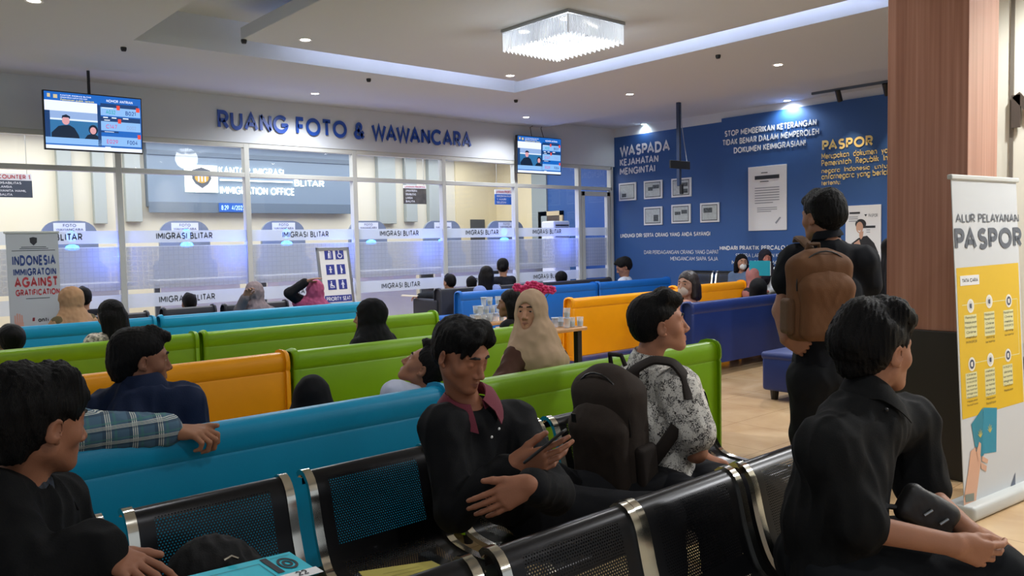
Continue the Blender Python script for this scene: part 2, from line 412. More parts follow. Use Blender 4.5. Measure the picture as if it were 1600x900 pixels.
def head_sdf(S, h, eyes='open', beard=0, ears=True, female=False):
    h.ell(S, (0, -.018, .028), (.074, .094, .083), .02)
    h.ell(S, (0, .034, -.01), (.064, .055, .072), .03)
    jw = .036 if female else .042
    for s in (-1, 1):
        h.cone(S, (s*jw, .004, -.060), (s*.013, .064, -.096), .022, .017, .03)
        h.ell(S, (s*.043, .050, -.028), (.022, .022, .022), .02)
    h.ell(S, (0, .058, -.060), (.036, .034, .042), .02)
    h.ell(S, (0, .076, -.097), (.019, .015, .016), .015)
    for s in (-1, 1):
        h.cone(S, (s*.010, .084, .020), (s*.046, .066, .022), .009, .008, .014)
    for s in (-1, 1): h.ell(S, (s*.031, .104, -.002), (.019, .016, .013), .012, 's')
    h.cone(S, (0, .083, .012), (0, .105, -.034), .0075, .0105, .010)
    h.ell(S, (0, .107, -.037), (.0115, .0105, .0095), .006)
    for s in (-1, 1):
        h.ell(S, (s*.0125, .096, -.042), (.0085, .010, .008), .005)
        h.ell(S, (s*.007, .103, -.049), (.0035, .005, .004), .002, 's')
    for s in (-1, 1):
        h.ell(S, (s*.031, .0705, -.002), (.0165, .0155, .0135), .004)
        if eyes == 'open': h.ell(S, (s*.031, .0865, -.002), (.0132, .012, .0034), .0015, 's')
        else: h.ell(S, (s*.031, .087, -.0085), (.0125, .0045, .0014), .0015, 's')
    for s in (-1, 1):
        h.cone(S, (0, .0935, -.0655), (s*.021, .082, -.069), .0052, .003, .004)
        h.cone(S, (0, .0925, -.0760), (s*.018, .082, -.0725), .0062, .003, .004)
        h.cone(S, (0, .100, -.0708), (s*.023, .088, -.0708), .0016, .0012, .002, 's')
    if ears:
        for s in (-1, 1):
            h.ell(S, (s*.080, -.012, -.012), (.0075, .019, .030), .005, rot=(-.2, 0, -s*.45))
            h.ell(S, (s*.087, -.006, -.008), (.006, .010, .017), .005, 's', rot=(-.2, 0, -s*.45))
            h.ell(S, (s*.076, -.002, -.036), (.006, .009, .009), .005)
def hand_sdf(S, w, d, n, t, curl=(.5, .55, .6, .65), sc=1., thumb=(.75, .55, .35, .5), spread=.12, k=.006, pts=None):
    """w wrist, d towards the fingers, n out of the palm, t towards the thumb"""
    d = nrm(d); t = nrm(V(t)-d*np.dot(t, d)); n = nrm(V(n)-d*np.dot(n, d)-t*np.dot(n, t)); w = V(w)
    P = lambda a, b, c: w+sc*(a*d+b*t+c*n)
    kn = [(.088, .030), (.092, .010), (.087, -.010), (.079, -.028)]
    for i, (a, b) in enumerate(kn):
        S.cone(P(.004, b*.5, 0), P(a, b, 0), .0165*sc, .0115*sc, .014)
    S.ell(P(.035, .024, .008), V(.018, .030, .016)*sc, np.array([t, d, n]), .014)
    S.ell(P(.035, -.018, .006), V(.014, .030, .014)*sc, np.array([t, d, n]), .014)
    L = [(.043, .027, .021), (.047, .030, .022), (.044, .028, .021), (.035, .022, .019)]
    tips = []
    for i, (a, b) in enumerate(kn):
        p = P(a, b, 0); ang = 0.; sp = (1.2-i*.8)*spread
        q = [p]
        cu = curl[i] if np.ndim(curl[i]) else (curl[i], curl[i]*1.1, curl[i]*.7)
        for j in range(3):
            ang += cu[j]
            v = math.cos(ang)*(d*math.cos(sp)+t*math.sin(sp))+math.sin(ang)*n
            p = p+sc*L[i][j]*v; q.append(p)
        r = [.0098, .0086, .0078, .0066]
        S.chain(q, [x*sc*(.92 if i == 3 else 1) for x in r], .003); tips.append((q[3], nrm(q[3]-q[2]), v))
    a, b, c, cu = thumb
    v0 = nrm(a*d+b*t+c*n); p = P(.022, .022, .006); q = [p]; p = p+v0*.044*sc; q.append(p)
    v1 = nrm(v0+cu*(nrm(d-t*.5)-v0*.4)); p = p+v1*.033*sc; q.append(p)
    v2 = nrm(v1+cu*.6*(nrm(d-t*.6)-v1*.3)); p = p+v2*.027*sc; q.append(p)
    S.chain(q, [.0145*sc, .0115*sc, .0105*sc, .0082*sc], .006); tips.append((q[3], v2, None))
    if pts is not None: pts.extend(tips)
    return tips
def P2(a, b, t): return V(a)*(1-t)+V(b)*t
def torso(S, J, t=0., hem=0., k=.05, w=1., neck=True, sh=.050):
    fw = J['fw']; s = nrm(np.cross(fw, V(0, 0, 1))); Pp, C = V(J['P']), V(J['C'])
    up = nrm(C-Pp); b = Pp-up*hem; fl = (fw, 1.08)
    for q in (-1, 1):
        S.chain([b+s*q*.060*w, Pp*.5+C*.5+s*q*.052*w, C+s*q*.066*w], [.104*w+t, .092*w+t, .094*w+t], k, fl=fl)
    S.cone(J['sl'], J['sr'], sh+t, sh+t, k)
    N = V(J['N'])
    for x in ('sl', 'sr'):
        S.cone(N-V(0, 0, .016), P2(N, J[x], .8), .034+t*.5, .044+t*.6, .04)
    S.cone(C, N-up*.035, .09+t, .060+t*.8, .05)
def arm(S, J, x, t=0., upto=2., k=.02, r=(.046, .039, .029)):
    s, e, w = J['s'+x], J['e'+x], J['w'+x]
    if upto >= 1:
        S.cone(s, e, r[0]+t, r[1]+t, k+.015)
        f = min(upto-1, 1.); 
        if f > 0: S.cone(e, P2(e, w, f), r[1]+t*.95, (r[1]+(r[2]-r[1])*f)+t*.9, k)
    else: S.cone(s, P2(s, e, upto), r[0]+t, r[0]+(r[1]-r[0])*upto+t*1.25, k+.015)
def leg(S, J, x, t=0., k=.03, foot=True):
    S.cone(J['h'+x], J['k'+x], .086+t, .060+t, k+.02); S.cone(J['k'+x], J['a'+x], .058+t, .040+t, k)
def collar_mesh(c, fw, up, r0=.060, r1=.083, h=.035, drop=.030, point=.035, gap=.35, th=.003, n=28):
    """shirt collar: stand and fold, open at the front"""
    fw = nrm(fw); up = nrm(V(up)-fw*np.dot(up, fw)); s = np.cross(fw, up); c = V(c)
    b = bmesh.new(); rows = []
    for i in range(n+1):
        a = gap+(2*math.pi-2*gap)*i/n; e = max(0, math.cos(a)); e2 = e**3
        d = math.sin(a)*s*1.0+math.cos(a)*fw*.95
        sag = -.040*e-.006
        rows.append([c+d*(r0+.004)+up*(sag-.012), c+d*r0+up*(h+sag), c+d*(r0+.004)+up*(h+sag+.003), c+d*(r1+.012*e2)+up*(h*.45-drop*.5+sag-.01*e), c+d*(r1+.006+.024*e2)+up*(-drop+sag-point*e2)])
    vs = [[b.verts.new(p) for p in r] for r in rows]
    for A, B in zip(vs, vs[1:]):
        for k in range(len(A)-1): b.faces.new((A[k], B[k], B[k+1], A[k+1]))
    bmesh.ops.recalc_face_normals(b, faces=b.faces)
    bmesh.ops.solidify(b, geom=list(b.faces), thickness=th)
    me = bpy.data.meshes.new('collar'); b.to_mesh(me); b.free(); return smooth(me, 60)
def hair_short(S, h, style):
    v = style.get('vol', 1.)
    h.ell(S, (0, -.022, .040), (.083*v, .104*v, .086*v), .02)
    h.ell(S, (0, -.052, -.005), (.073, .062, .072), .03)
    if style.get('long_nape'): h.ell(S, (0, -.070, -.045), (.062, .045, .060), .02)
    for p in style.get('fringe', []): h.cone(S, p[0], p[1], p[2], p[3], .02)
    # face and ears cut free
    h.ell(S, (0, .098, -.045+style.get('line', 0.)), (.070, .085, .110), .015, 's')
    h.ell(S, (0, .075, -.08), (.12, .072, .085), .02, 's')
    for s in (-1, 1):
        h.ell(S, (s*.092, .012, -.028), (.030, .036, .048), .015, 's')
    h.ell(S, (0, -.03, -.135+style.get('nape', 0.)), (.12, .12, .05), .02, 's')
    for p in style.get('fringe2', []): h.cone(S, p[0], p[1], p[2], p[3], .012)
def tuft(seed, amp, lam=.02, u=None, o=None):
    """strand-like relief, stretched along the direction away from the crown"""
    def f(p):
        q = p-o.astype(np.float32); z = q @ u.astype(np.float32)
        q2 = p-.86*z[:, None]*u.astype(np.float32)
        return amp*(.55*waves(q2, seed, lam, 6)+.5*waves(q2, seed+1, lam*.4, 6))
    return f
def folds(seed, amp, lam=.09):
    def f(p):
        q = p*np.array([1, 1, .55], np.float32); a = waves(q, seed, lam, 5); return amp*(np.abs(a)-.6+.25*waves(q, seed+5, lam*.45, 5))
    return f
def seat_pose(P, fw, lean=0., H=None, hf=None, leg_fw=None, height=1., arms='lap', tw=None, zfloor=0.):
    """default joints of a seated figure: P pelvis centre, fw facing"""
    P = V(P); fw = nrm(fw); lf = nrm(fw if leg_fw is None else leg_fw); up = V(0, 0, 1); q = height
    s = np.cross(fw, up); ls = np.cross(lf, up)
    d = nrm(up-fw*lean)
    J = dict(fw=fw, P=P, C=P+d*.33*q, N=P+d*.50*q)
    J['sr'] = P+d*.465*q+s*.150*q; J['sl'] = P+d*.465*q-s*.150*q
    for x, g in (('r', 1), ('l', -1)):
        J['h'+x] = P+ls*g*.085-V(0, 0, .02); J['k'+x] = P+lf*.42*q+ls*g*.13+V(0, 0, .00)
        J['a'+x] = J['k'+x]+lf*.04; J['a'+x][2] = zfloor+.08
        if arms == 'lap':
            J['e'+x] = J['s'+x]-d*.26*q+fw*.04+s*g*.05; J['w'+x] = J['k'+x]*.45+P*.55+V(0, 0, .11)+s*g*.02
        else:
            J['e'+x] = J['s'+x]-d*.28*q; J['w'+x] = J['e'+x]+fw*.2-d*.1
    J['H'] = J['N']+up*.165*q+fw*.025
    return J
def person(label, J, head_f, head_u=(0, 0, 1), skin_col='#a8765a', h=.006, hs=1., eyes='open', hair=None, top=None, bottom='#15161a', hands=None,
           cover=None, extras=None, group=None, name='person', female=False, shoes=True, ears=True, facial=True, legs=True, root_loc=None, mask=None):
    """builds a figure: one continuous body, with hair and clothing as its children. Returns (root, head frame)."""
    base = V(J['P']).copy(); base[2] = 0
    root = empty(name, base if root_loc is None else root_loc, label, 'person', group)
    hd = Head(J['H'], head_f, head_u, hs)
    sk = skin(skin_col)
    # --- body
    S = Sdf(); head_sdf(S, hd, eyes, female=female, ears=ears)
    S.cone(hd(0, -.022, -.05), J['N'], .050*hs, .054, .03)
    torso(S, J, -.004, k=.05, w=J.get('w', 1.), sh=J.get('sh', .050)-.004)
    for x in 'lr':
        arm(S, J, x)
        if legs:
            leg(S, J, x)
            f = nrm(V(J['a'+x])-V(J['k'+x])+J['fw']*.001); ft = J.get('ft', J['fw'])
            S.cone(J['a'+x]-V(0, 0, .03), V(J['a'+x])+V(ft)*.15-V(0, 0, .045), .035, .028, .02)
    tips = []
    for x, q in (hands or {}).items():
        q = dict(q); hand_sdf(S, J['w'+x], pts=tips, **q)
    if hands is None or len(hands) < 2:
        for x in 'lr':
            if hands and x in hands: continue
            d = nrm(V(J['w'+x])-V(J['e'+x])); hand_sdf(S, V(J['w'+x]), d, J['fw']*.2-V(0, 0, 1), (1 if x == 'l' else -1)*np.cross(J['fw'], V(0, 0, 1)))
    lipc = mat('lips_'+skin_col[1:], J.get('lip', '#8c5a4c'), .45)
    def paint(c):
        q = (c-hd.o) @ hd.R.T/hd.s; m = np.zeros(len(c), int)
        z = q[:, 2]; xx = np.abs(q[:, 0])
        lip = (q[:, 1] > .078) & (xx < .021) & (((z < -.0630-.22*xx) & (z > -.0705)) | ((z <= -.0705) & (z > -.0800+.42*xx)))
        m[lip] = 1
        for p, v, a in tips:
            e = c-(p+v*.001); dd = np.linalg.norm(e, axis=1)
            nr = -a if a is not None else None
        return m
    body = obj('body', S.mesh(h, 1, paint), [sk, lipc], root, world=True)
    # --- eyes and brows
    if facial:
        for s in (-1, 1):
            if eyes == 'open':
                m = MB(); m.sphere((0, 0, 0), 1, 20); me = m.mesh(180)
                me.transform(Matrix.Translation(hd(s*.031, .0712, -.002)) @ Matrix(hd.R.T.tolist()).to_4x4() @ Matrix.Diagonal((.0132*hs, .0132*hs, .0132*hs, 1)))
                gz = nrm(hd.f*1+hd.r*J.get('gaze', 0.)+hd.u*J.get('gazeu', 0.))
                for p in me.polygons: p.material_index = int(np.dot(nrm(V(p.center)-hd(s*.031, .0712, -.002)), gz) > .80)
                obj('eye', me, [EYEW, IRIS], root, world=True)
            B = Sdf(); B.cone(hd(s*.014, .0915, .0245), hd(s*.031, .0875, .0265), .0036*hs, .0040*hs, .004, fl=(hd.f, .8)); B.cone(hd(s*.031, .0875, .0265), hd(s*.049, .0725, .020), .0045*hs, .002*hs, .004)
            obj('eyebrow', B.mesh(max(.002, h*.5), 0), BROW, root, world=True)
    # --- hair
    if hair is not None:
        B = Sdf(); hair['fn'](B, hd, hair) if 'fn' in hair else hair_short(B, hd, hair)
        B.disp = tuft(hair.get('seed', 3), hair.get('amp', .003)*hs, hair.get('lam', .022), hd.u, hd.o)
        obj('hair', B.mesh(max(.0035, h*.9), 0), hair.get('mat', HAIR), root, world=True)
    # --- clothing
    if bottom is not None and legs:
        B = Sdf(); B.cone(J['hl'], J['hr'], .112, .112, .05)
        B.cone(J['P'], P2(J['P'], J['C'], .25), .125, .115, .05, fl=(J['fw'], 1.1))
        for x in 'lr': leg(B, J, x, .020)
        B.disp = folds(31, .0035, .10)
        obj('trousers', B.mesh(max(.009, h*1.3), 1), bottom if not isinstance(bottom, str) else mat('cloth_'+bottom[1:], bottom, .85, bump=.06, bscale=300, spec=.2), root, world=True)
        if shoes:
            B = Sdf()
            for x in 'lr':
                a = V(J['a'+x]); ft = nrm(J.get('ft', J['fw'])); B.chain([a-V(0, 0, .035)-ft*.05, a-V(0, 0, .035)+ft*.05, a-V(0, 0, .045)+ft*.16], [.042, .044, .034], .02)
            obj('shoes', B.mesh(.010, 1), mat('shoe_black', '#16161a', .5), root, world=True)
    if top is not None:
        B = Sdf(); t = top.get('t', .016)
        torso(B, J, t, hem=top.get('hem', .06), k=.05, w=J.get('w', 1.), sh=J.get('sh', .050))
        for x in 'lr': arm(B, J, x, t+.003, top.get('sl', 1.93), r=top.get('ar', (.048, .042, .033)))
        if 'fn' in top: top['fn'](B, J, hd)
        nb = V(J['N'])+V(0, 0, .012); nn = nrm(V(J['H'])-V(J['N']))
        B.cone(nb-nn*.005+J['fw']*.015, nb+nn*.30, .047, .075, .01, 's')
        B.disp = folds(top.get('seed', 17), top.get('fold', .0045), top.get('lam', .10))
        m = top['mat'] if 'mat' in top else mat('cloth_'+top['col'][1:], top['col'], .85, bump=.06, bscale=300, spec=.2)
        ob = obj(top.get('name', 'shirt'), B.mesh(max(.006, h*1.15), 1), m, root, world=True)
        if 'collar' in top:
            c = dict(top['collar']); cm = c.pop('mat', m); off = c.pop('off', (0, 0, 0))
            obj('collar', collar_mesh(V(J['N'])+nn*.052+V(off), c.pop('fw', J['fw']), c.pop('up', nn), **c), cm, root, world=True)
    if cover is not None:
        B = Sdf(); cover['fn'](B, hd, J)
        B.disp = folds(cover.get('seed', 23), cover.get('fold', .005), cover.get('lam', .07))
        obj(cover.get('name', 'hijab'), B.mesh(max(.006, h), 1), mat('cloth_'+cover['col'][1:], cover['col'], .8, bump=.12, bscale=350, spec=.2), root, world=True)
    if mask is not None:
        B = Sdf(); hd.ell(B, (0, .062, -.062), (.048, .050, .045), .02); hd.cone(B, (0, .10, -.04), (0, .09, -.09), .012, .012, .02)
        for s in (-1, 1): hd.cone(B, (s*.04, .06, -.05), (s*.078, -.005, -.02), .006, .003, .01)
        obj('face_mask', B.mesh(max(.004, h*.7), 1), mat('mask_'+mask[1:], mask, .8), root, world=True)
    return root, hd
def hijab(face=(.055, .07, .075), drape=.16, front=.16, back=.16, side=True):
    def fn(B, hd, J):
        hd.ell(B, (0, -.016, .030), (.090, .112, .099), .03)
        hd.ell(B, (0, .02, -.05), (.074, .070, .080), .04)
        N, C = V(J['N']), V(J['C'])
        B.cone(hd(0, -.02, -.04), N+J['fw']*.03, .088, .10, .05)
        B.cone(N, P2(N, C, front/.17)+J['fw']*.06, .105, .14, .06)
        B.cone(N, P2(N, C, back/.17)-J['fw']*.06, .105, .13, .06)
        for x in ('sl', 'sr'): B.cone(N, P2(N, J[x], 1.0)-V(0, 0, .02), .10, .085, .06)
        hd.ell(B, (0, .125, -.028), face, .012, 's')
    return fn
def long_hair(length=.30, w=.075, side=1):
    def fn(B, hd, st):
        hd.ell(B, (0, -.020, .036), (.086, .104, .090), .02)
        hd.ell(B, (0, -.045, -.03), (.084, .068, .085), .03)
        for a in (-.045, 0, .045): hd.cone(B, (a, -.055, -.03), (a*1.3, -.075, -.03-length), .052, .040, .04)
        for s in (-1, 1): hd.cone(B, (s*.066, -.005, 0), (s*.070, -.01, -.11), .026, .028, .03)
        hd.ell(B, (0, .105, -.03), (.058, .085, .088), .015, 's')
        hd.ell(B, (0, .105, -.10), (.060, .085, .07), .015, 's')
    return fn
# ---------------------------------------------------------------- room
D, BX, ZS, ZR = 10.5, 11.69, 3.41, 3.53          # glass wall y, blue wall x, soffit height, raised strip height
WHITE = mat('white_paint', '#c6ccd4', .75, bump=.02); CEIL = mat('ceiling_paint', '#c4cbd3', .8, bump=.02)
BLUE = mat('blue_paint', '#2a5592', .55, bump=.03, var=.04, vscale=.8)
BLUE2 = mat('letter_blue', '#1c4aa6', .35)
LETW = mat('letter_white', '#e9ebef', .5); LETG = mat('letter_gold', '#f2d78c', .5, metal=.1)
ALU = mat('white_aluminium', '#c3c6c3', .35, spec=.5); STEEL = mat('brushed_steel', '#a9adb0', .3, metal=.9)
CHROME = mat('chrome', '#d9d6cc', .12, metal=1.)
BLACK = mat('black_plastic', '#121316', .45); PAPER = mat('white_paper', '#dfe1e2', .7)
INK = mat('ink_dark', '#2a2d33', .7); GREYINK = mat('ink_grey', '#8b8f94', .7)
CREAM = mat('cream_paint', '#d9d6c6', .7, bump=.02)
def struct(o): o['kind'] = 'structure'; return o
def pane_mat():
    m = bpy.data.materials.new('clear_glass'); m.use_nodes = True; t = NT(m); t.n.clear()
    o = t.new('ShaderNodeOutputMaterial'); a = t.new('ShaderNodeBsdfTransparent', i={'Color': (.97, .985, .98, 1)})
    g = t.new('ShaderNodeBsdfGlossy', i={'Roughness': .02, 'Color': (.9, .92, .95, 1)}); lw = t.new('ShaderNodeLayerWeight', i={'Blend': .5}); f = t.math('MULTIPLY_ADD', t.math('POWER', lw.outputs[1], 4.), .75, .045); x = t.new('ShaderNodeMixShader')
    t.link(f, x.inputs[0]); t.link(a.outputs[0], x.inputs[1]); t.link(g.outputs[0], x.inputs[2]); t.link(x.outputs[0], o.inputs[0]); return m
GLASS = pane_mat()
def film_mat(name, col, clear, grid=None, gclear=None):
    """adhesive film: scattering, partly clear; grid = period of a finer clear grid"""
    m = bpy.data.materials.new(name); m.use_nodes = True; t = NT(m); t.n.clear()
    o = t.new('ShaderNodeOutputMaterial'); a = t.new('ShaderNodeBsdfTransparent')
    d = t.new('ShaderNodeBsdfDiffuse', i={'Color': (*lin(col), 1)}); r = t.new('ShaderNodeBsdfTranslucent', i={'Color': (*lin(col), 1)})
    x = t.new('ShaderNodeMixShader', i={0: .62}); t.link(d.outputs[0], x.inputs[1]); t.link(r.outputs[0], x.inputs[2])
    y = t.new('ShaderNodeMixShader', i={0: clear}); t.link(x.outputs[0], y.inputs[1]); t.link(a.outputs[0], y.inputs[2])
    if grid:
        c = t.new('ShaderNodeTexCoord').outputs['Object']; s = t.new('ShaderNodeSeparateXYZ'); t.link(c, s.inputs[0])
        g = None
        for k in (0, 2):
            v = t.math('LESS_THAN', t.math('FRACT', t.math('DIVIDE', s.outputs[k], grid)), .16)
            g = v if g is None else t.math('MAXIMUM', g, v)
        t.link(t.math('MULTIPLY_ADD', g, gclear-clear, clear), y.inputs[0])
    t.link(y.outputs[0], o.inputs[0]); return m
FROST = film_mat('frosted_grid_film', '#9aa1ac', .12, .062, .30); STRIPE = film_mat('white_stripe_film', '#c2ccd8', .12)

# floor: glossy beige tiles
def floor_mat():
    m = mat('beige_tile', '#b49a78', .16, spec=.5); t = NT(m); b = t.n['Principled BSDF']
    co = t.new('ShaderNodeTexCoord').outputs['Object']
    n = t.new('ShaderNodeTexNoise', i={'Scale': 2.2, 'Detail': 8., 'Distortion': .8}); t.link(co, n.inputs['Vector'])
    c = t.ramp(n.outputs[0], [(.3, lin('#bd9b72')), (.55, lin('#cdae85')), (.75, lin('#d8bd97'))])
    br = t.new('ShaderNodeTexBrick', offset=0., i={'Scale': 1., 'Mortar Size': .0025, 'Brick Width': .6, 'Row Height': .6, 'Color1': (1, 1, 1, 1), 'Color2': (1, 1, 1, 1), 'Mortar': (.55, .5, .45, 1)})
    t.link(co, br.inputs['Vector']); mx = t.new('ShaderNodeMix', data_type='RGBA', blend_type='MULTIPLY'); mx.inputs[0].default_value = 1
    t.link(c, mx.inputs[6]); t.link(br.outputs[0], mx.inputs[7]); t.link(mx.outputs[2], b.inputs['Base Color']); return m
struct(MB().box((-6, -5, -.1), (13, 15, 0)).build('floor', floor_mat()))
# blue wall with a proud panel on its nearer part, white strip above
struct(MB().box((BX, -5, 0), (BX+.2, D, 3.37)).box((BX-.03, -5, 0), (BX, 8.02, 3.42)).build('wall_right', BLUE))
struct(MB().box((BX, -5, 3.37), (BX+.2, D, 3.9)).build('wall_right_upper', WHITE))
struct(MB().box((-6, D-.06, 2.82), (BX, D+.10, 3.9)).build('wall_header', WHITE))
# ceiling: soffit ring at ZS with a tray, raised strip along the blue wall
XB = 9.78
TX0, TX1, TY1 = 2.42, 7.18, 8.15
m = MB(); m.box((-6, -5, ZS), (TX0, D, ZS+.34)).box((TX1, -5, ZS), (XB, D, ZS+.34)).box((TX0, TY1, ZS), (TX1, D, ZS+.34)).box((XB, -5, ZR), (BX+.2, D, ZR+.3))
m.box((-6, -5, ZS+.34), (BX+.2, D, ZS+.44)); struct(m.build('ceiling', CEIL))
IX0, IX1, IY1, ZI = 3.28, 6.86, 7.72, 3.45
struct(MB().box((IX0, -5, ZI), (IX1, IY1, ZI+.12), .008).build('ceiling_panel', CEIL))
COVE = mat('cove_light', '#ffffff', emit='#dfe4ff', estr=20.)
for nm, lo, hi in (('back', (IX0+.75, IY1-.1, ZI+.125), (IX1-.05, IY1-.06, ZI+.15)), ('right', (IX1-.1, -1, ZI+.125), (IX1-.06, IY1-.1, ZI+.15))):
    tag(MB().box(lo, hi).build('light_strip', COVE), {'back': 'white light strip on top of the dropped ceiling panel, along the glass wall side', 'right': 'white light strip on top of the dropped ceiling panel, along the blue wall side', 'left': 'white light strip on top of the dropped ceiling panel, along its left edge'}[nm], 'light')
# glass wall bays
XM = [-1.9, -.3, 1.28, 2.87, 4.46, 6.08, 7.68, 9.20, 10.75, 11.66]
ZT = 2.40
def bay(i, x0, x1):
    door = i == len(XM)-1
    m = MB(); w = .035
    m.box((x0-w, D-.05, 0), (x0+w, D+.05, 2.82), .004); m.box((x0+w, D-.05, 2.76), (x1-w, D+.05, 2.82), .004)
    m.box((x0+w, D-.05, ZT-.03), (x1-w, D+.05, ZT+.03), .004); m.box((x0+w, D-.05, 0), (x1-w, D+.05, .08), .004)
    if door:
        m.box((x1-w*2, D-.05, 0), (x1, D+.05, 2.82), .004)
        m.box((x0+w+.02, D-.045, .1), (x0+w+.10, D+.03, ZT-.06), .004); m.box((x1-w*2-.10, D-.045, .1), (x1-w*2-.02, D+.03, ZT-.06), .004)
        m.box((x0+w+.02, D-.045, ZT-.14), (x1-w*2-.02, D+.03, ZT-.06), .004); m.box((x0+w+.02, D-.045, .1), (x1-w*2-.02, D+.03, .22), .004)
    o = struct(m.build('window_%d' % i if not door else 'door_1', ALU))
    a, b = x0+w, x1-w
    MB().quad((a, D, .08), (b, D, .08), (b, D, 2.76), (a, D, 2.76)).build('pane', GLASS, o)
    f = D-.012
    MB().quad((a, f, .96), (b, f, .96), (b, f, 1.475), (a, f, 1.475)).build('frosted_film', FROST, o)
    for z0, z1 in ((.735, .905), (1.525, 1.675)):
        MB().quad((a, f, z0), (b, f, z0), (b, f, z1), (a, f, z1)).build('white_stripe', STRIPE, o)
        if not door:
            me = text_mesh('IMIGRASI BLITAR', .1, .025, .0, 'CENTER', .70, height=.085)
            me.transform(frame(((a+b)/2+(.02 if i % 2 else -.04), f-.003, z0+.04), (1, 0, 0), (0, 0, 1))); obj('stripe_lettering', me, mat('film_letter', '#565d67', .6), o)
    MB().quad((a, f, 1.475), (b, f, 1.475), (b, f, 1.483), (a, f, 1.483)).build('film_edge', STRIPE, o)
for i in range(len(XM)-1): bay(i+1, XM[i], XM[i+1])
# service room behind the glass
YB, XI = 14., BX
struct(MB().box((-6, YB, 0), (XI+.2, YB+.2, 3.6)).build('wall_back', CREAM))
cyw = mat('cream_yellow', '#ddd2b0', .7); q = ony(712, 300, YB-.03)
struct(MB().box((q[0], YB-.03, 0), (XI, YB, 3.3)).box((XI, 12.75, 0), (XI+.2, YB+.2, 3.6)).build('wall_service', cyw))
struct(MB().box((-6, D+.1, 3.25), (12, YB+.2, 3.35)).build('ceiling_service', CEIL))
FIN = mat('grey_fin', '#a2abab', .6)
fins = [(85, 108), (140, 160), (190, 215), (585, 612), (628, 645), (664, 684)]
for k, (a, b) in enumerate(fins):
    x0, x1 = ony(a, 240, YB)[0], ony(b, 240, YB)[0]; zb = ony(a, 350 if k % 2 else 347, YB)[2]
    tag(MB().box((x0, YB-.12, zb), (x1, YB, 3.25), .01).build('wall_fin', FIN), 'grey vertical fin on the service room wall, %s' % ['leftmost, behind the larger screen', 'second from the left, below the larger screen', 'just left of the grey backdrop', 'first to the right of the grey backdrop', 'middle of the three right of the backdrop', 'rightmost of three right of the backdrop'][k], 'wall panel')
# grey backdrop board with the office sign
a, b = ony(228, 232, YB-.15), ony(550, 345, YB-.15)
bd = empty('backdrop_board', ((a[0]+b[0])/2, YB-.15, 2.0), 'large grey board with the lit office sign behind the glass', 'sign board')
GB = mat('grey_board', '#75879a', .5); GB2 = mat('grey_board_dark', '#5f6f80', .5)
MB().box((a[0], YB-.15, 2.14), (b[0], YB, 3.2), .01).build('board', GB, bd, world=True)
MB().box((a[0], YB-.17, 2.04), (b[0], YB-.14, 2.22), .005).box((a[0], YB-.17, 2.98), (b[0], YB-.14, 3.06), .005).build('board_rail', GB2, bd, world=True)
GLOW = mat('lit_letter', '#ffffff', emit='#f4fff0', estr=1.3)
def plane_text(s, P0, P1, up, Hh, mats, parent, bold=.012, depth=0., name='lettering', align='LEFT', off=.004):
    """text whose baseline runs from P0 to P1"""
    P0, P1 = V(P0), V(P1); x = nrm(P1-P0); n = nrm(np.cross(x, up))
    me = text_mesh(s, Hh*1.4, bold, depth, 'LEFT', float(np.linalg.norm(P1-P0)), height=Hh)
    me.transform(frame(P0+n*off, x, nrm(V(up)-x*np.dot(up, x)))); return obj(name, me, mats, parent, world=True)
UPV = V(0, 0, 1)
def ptext_y(s, p0, p1, hh, y, mats, parent, **k):
    A, B_ = ony(*p0, y), ony(*p1, y); B_[2] = A[2]; return plane_text(s, A, B_, UPV, hh, mats, parent, **k)
y = YB-.18
ptext_y('KANTOR IMIGRASI', (342, 272), (443, 272), .13, y, GLOW, bd, depth=.008); ptext_y('IMMIGRATION OFFICE', (344, 303), (459, 303), .13, y, GLOW, bd, depth=.008); ptext_y('BLITAR', (460, 291), (506, 291), .12, y, GLOW, bd, depth=.008)
A, B_ = ony(344, 281, y), ony(457, 281, y); MB().box((A[0], y-.005, A[2]-.012), (B_[0], y+.02, A[2]+.012)).build('sign_rule', GLOW, bd, world=True)
A, B_ = ony(288, 257, y), ony(341, 301, y); cx, cz, r = (A[0]+B_[0])/2, (A[2]+B_[2])/2, .19
MB().box((A[0], y-.005, B_[2]), (B_[0], y+.02, A[2])).build('crest_panel', mat('lit_panel', '#ffffff', emit='#f2fff0', estr=1.0), bd, world=True)
cr = MB().prism([(cx+r*u, cz+r*v) for u, v in ((-.8, .75), (0, 1), (.8, .75), (.85, 0), (.45, -.65), (0, -1), (-.45, -.65), (-.85, 0))], 1, y-.012, y-.006).build('crest', mat('crest_dark', '#4d5560', .5), bd, world=True)
MB().prism([(cx+r*.62*math.cos(t), cz+.02+r*.5*math.sin(t)) for t in np.linspace(0, 6.28, 17)[:-1]], 1, y-.018, y-.012).build('crest_centre', mat('crest_gold', '#c9a24a', .4, metal=.4), bd, world=True)
mm = MB()
for k in (-1, 0, 1): mm.box((cx+k*.055-.012, y-.022, cz-.05), (cx+k*.055+.012, y-.018, cz+.06))
mm.prism([(cx-.16, cz-.13), (cx-.10, cz-.09), (cx, cz-.16), (cx+.10, cz-.09), (cx+.16, cz-.13), (cx, cz-.21)], 1, y-.02, y-.013); mm.build('crest_ribbon', mat('crest_light', '#c8ccd0', .5), bd, world=True)
rs = MB().box((ony(342, 317, y)[0], y-.01, ony(342, 331, y)[2]), (ony(386, 317, y)[0], y+.02, ony(342, 317, y)[2])).build('running_text_display', mat('display_blue', '#234a8c', .3, emit='#2a62c8', estr=.5), bd, world=True)
ptext_y('8:29  4/2023', (346, 328), (382, 328), .08, y-.012, mat('display_glow', '#9ec5ff', emit='#9ec5ff', estr=1.5), bd, name='display_lettering')
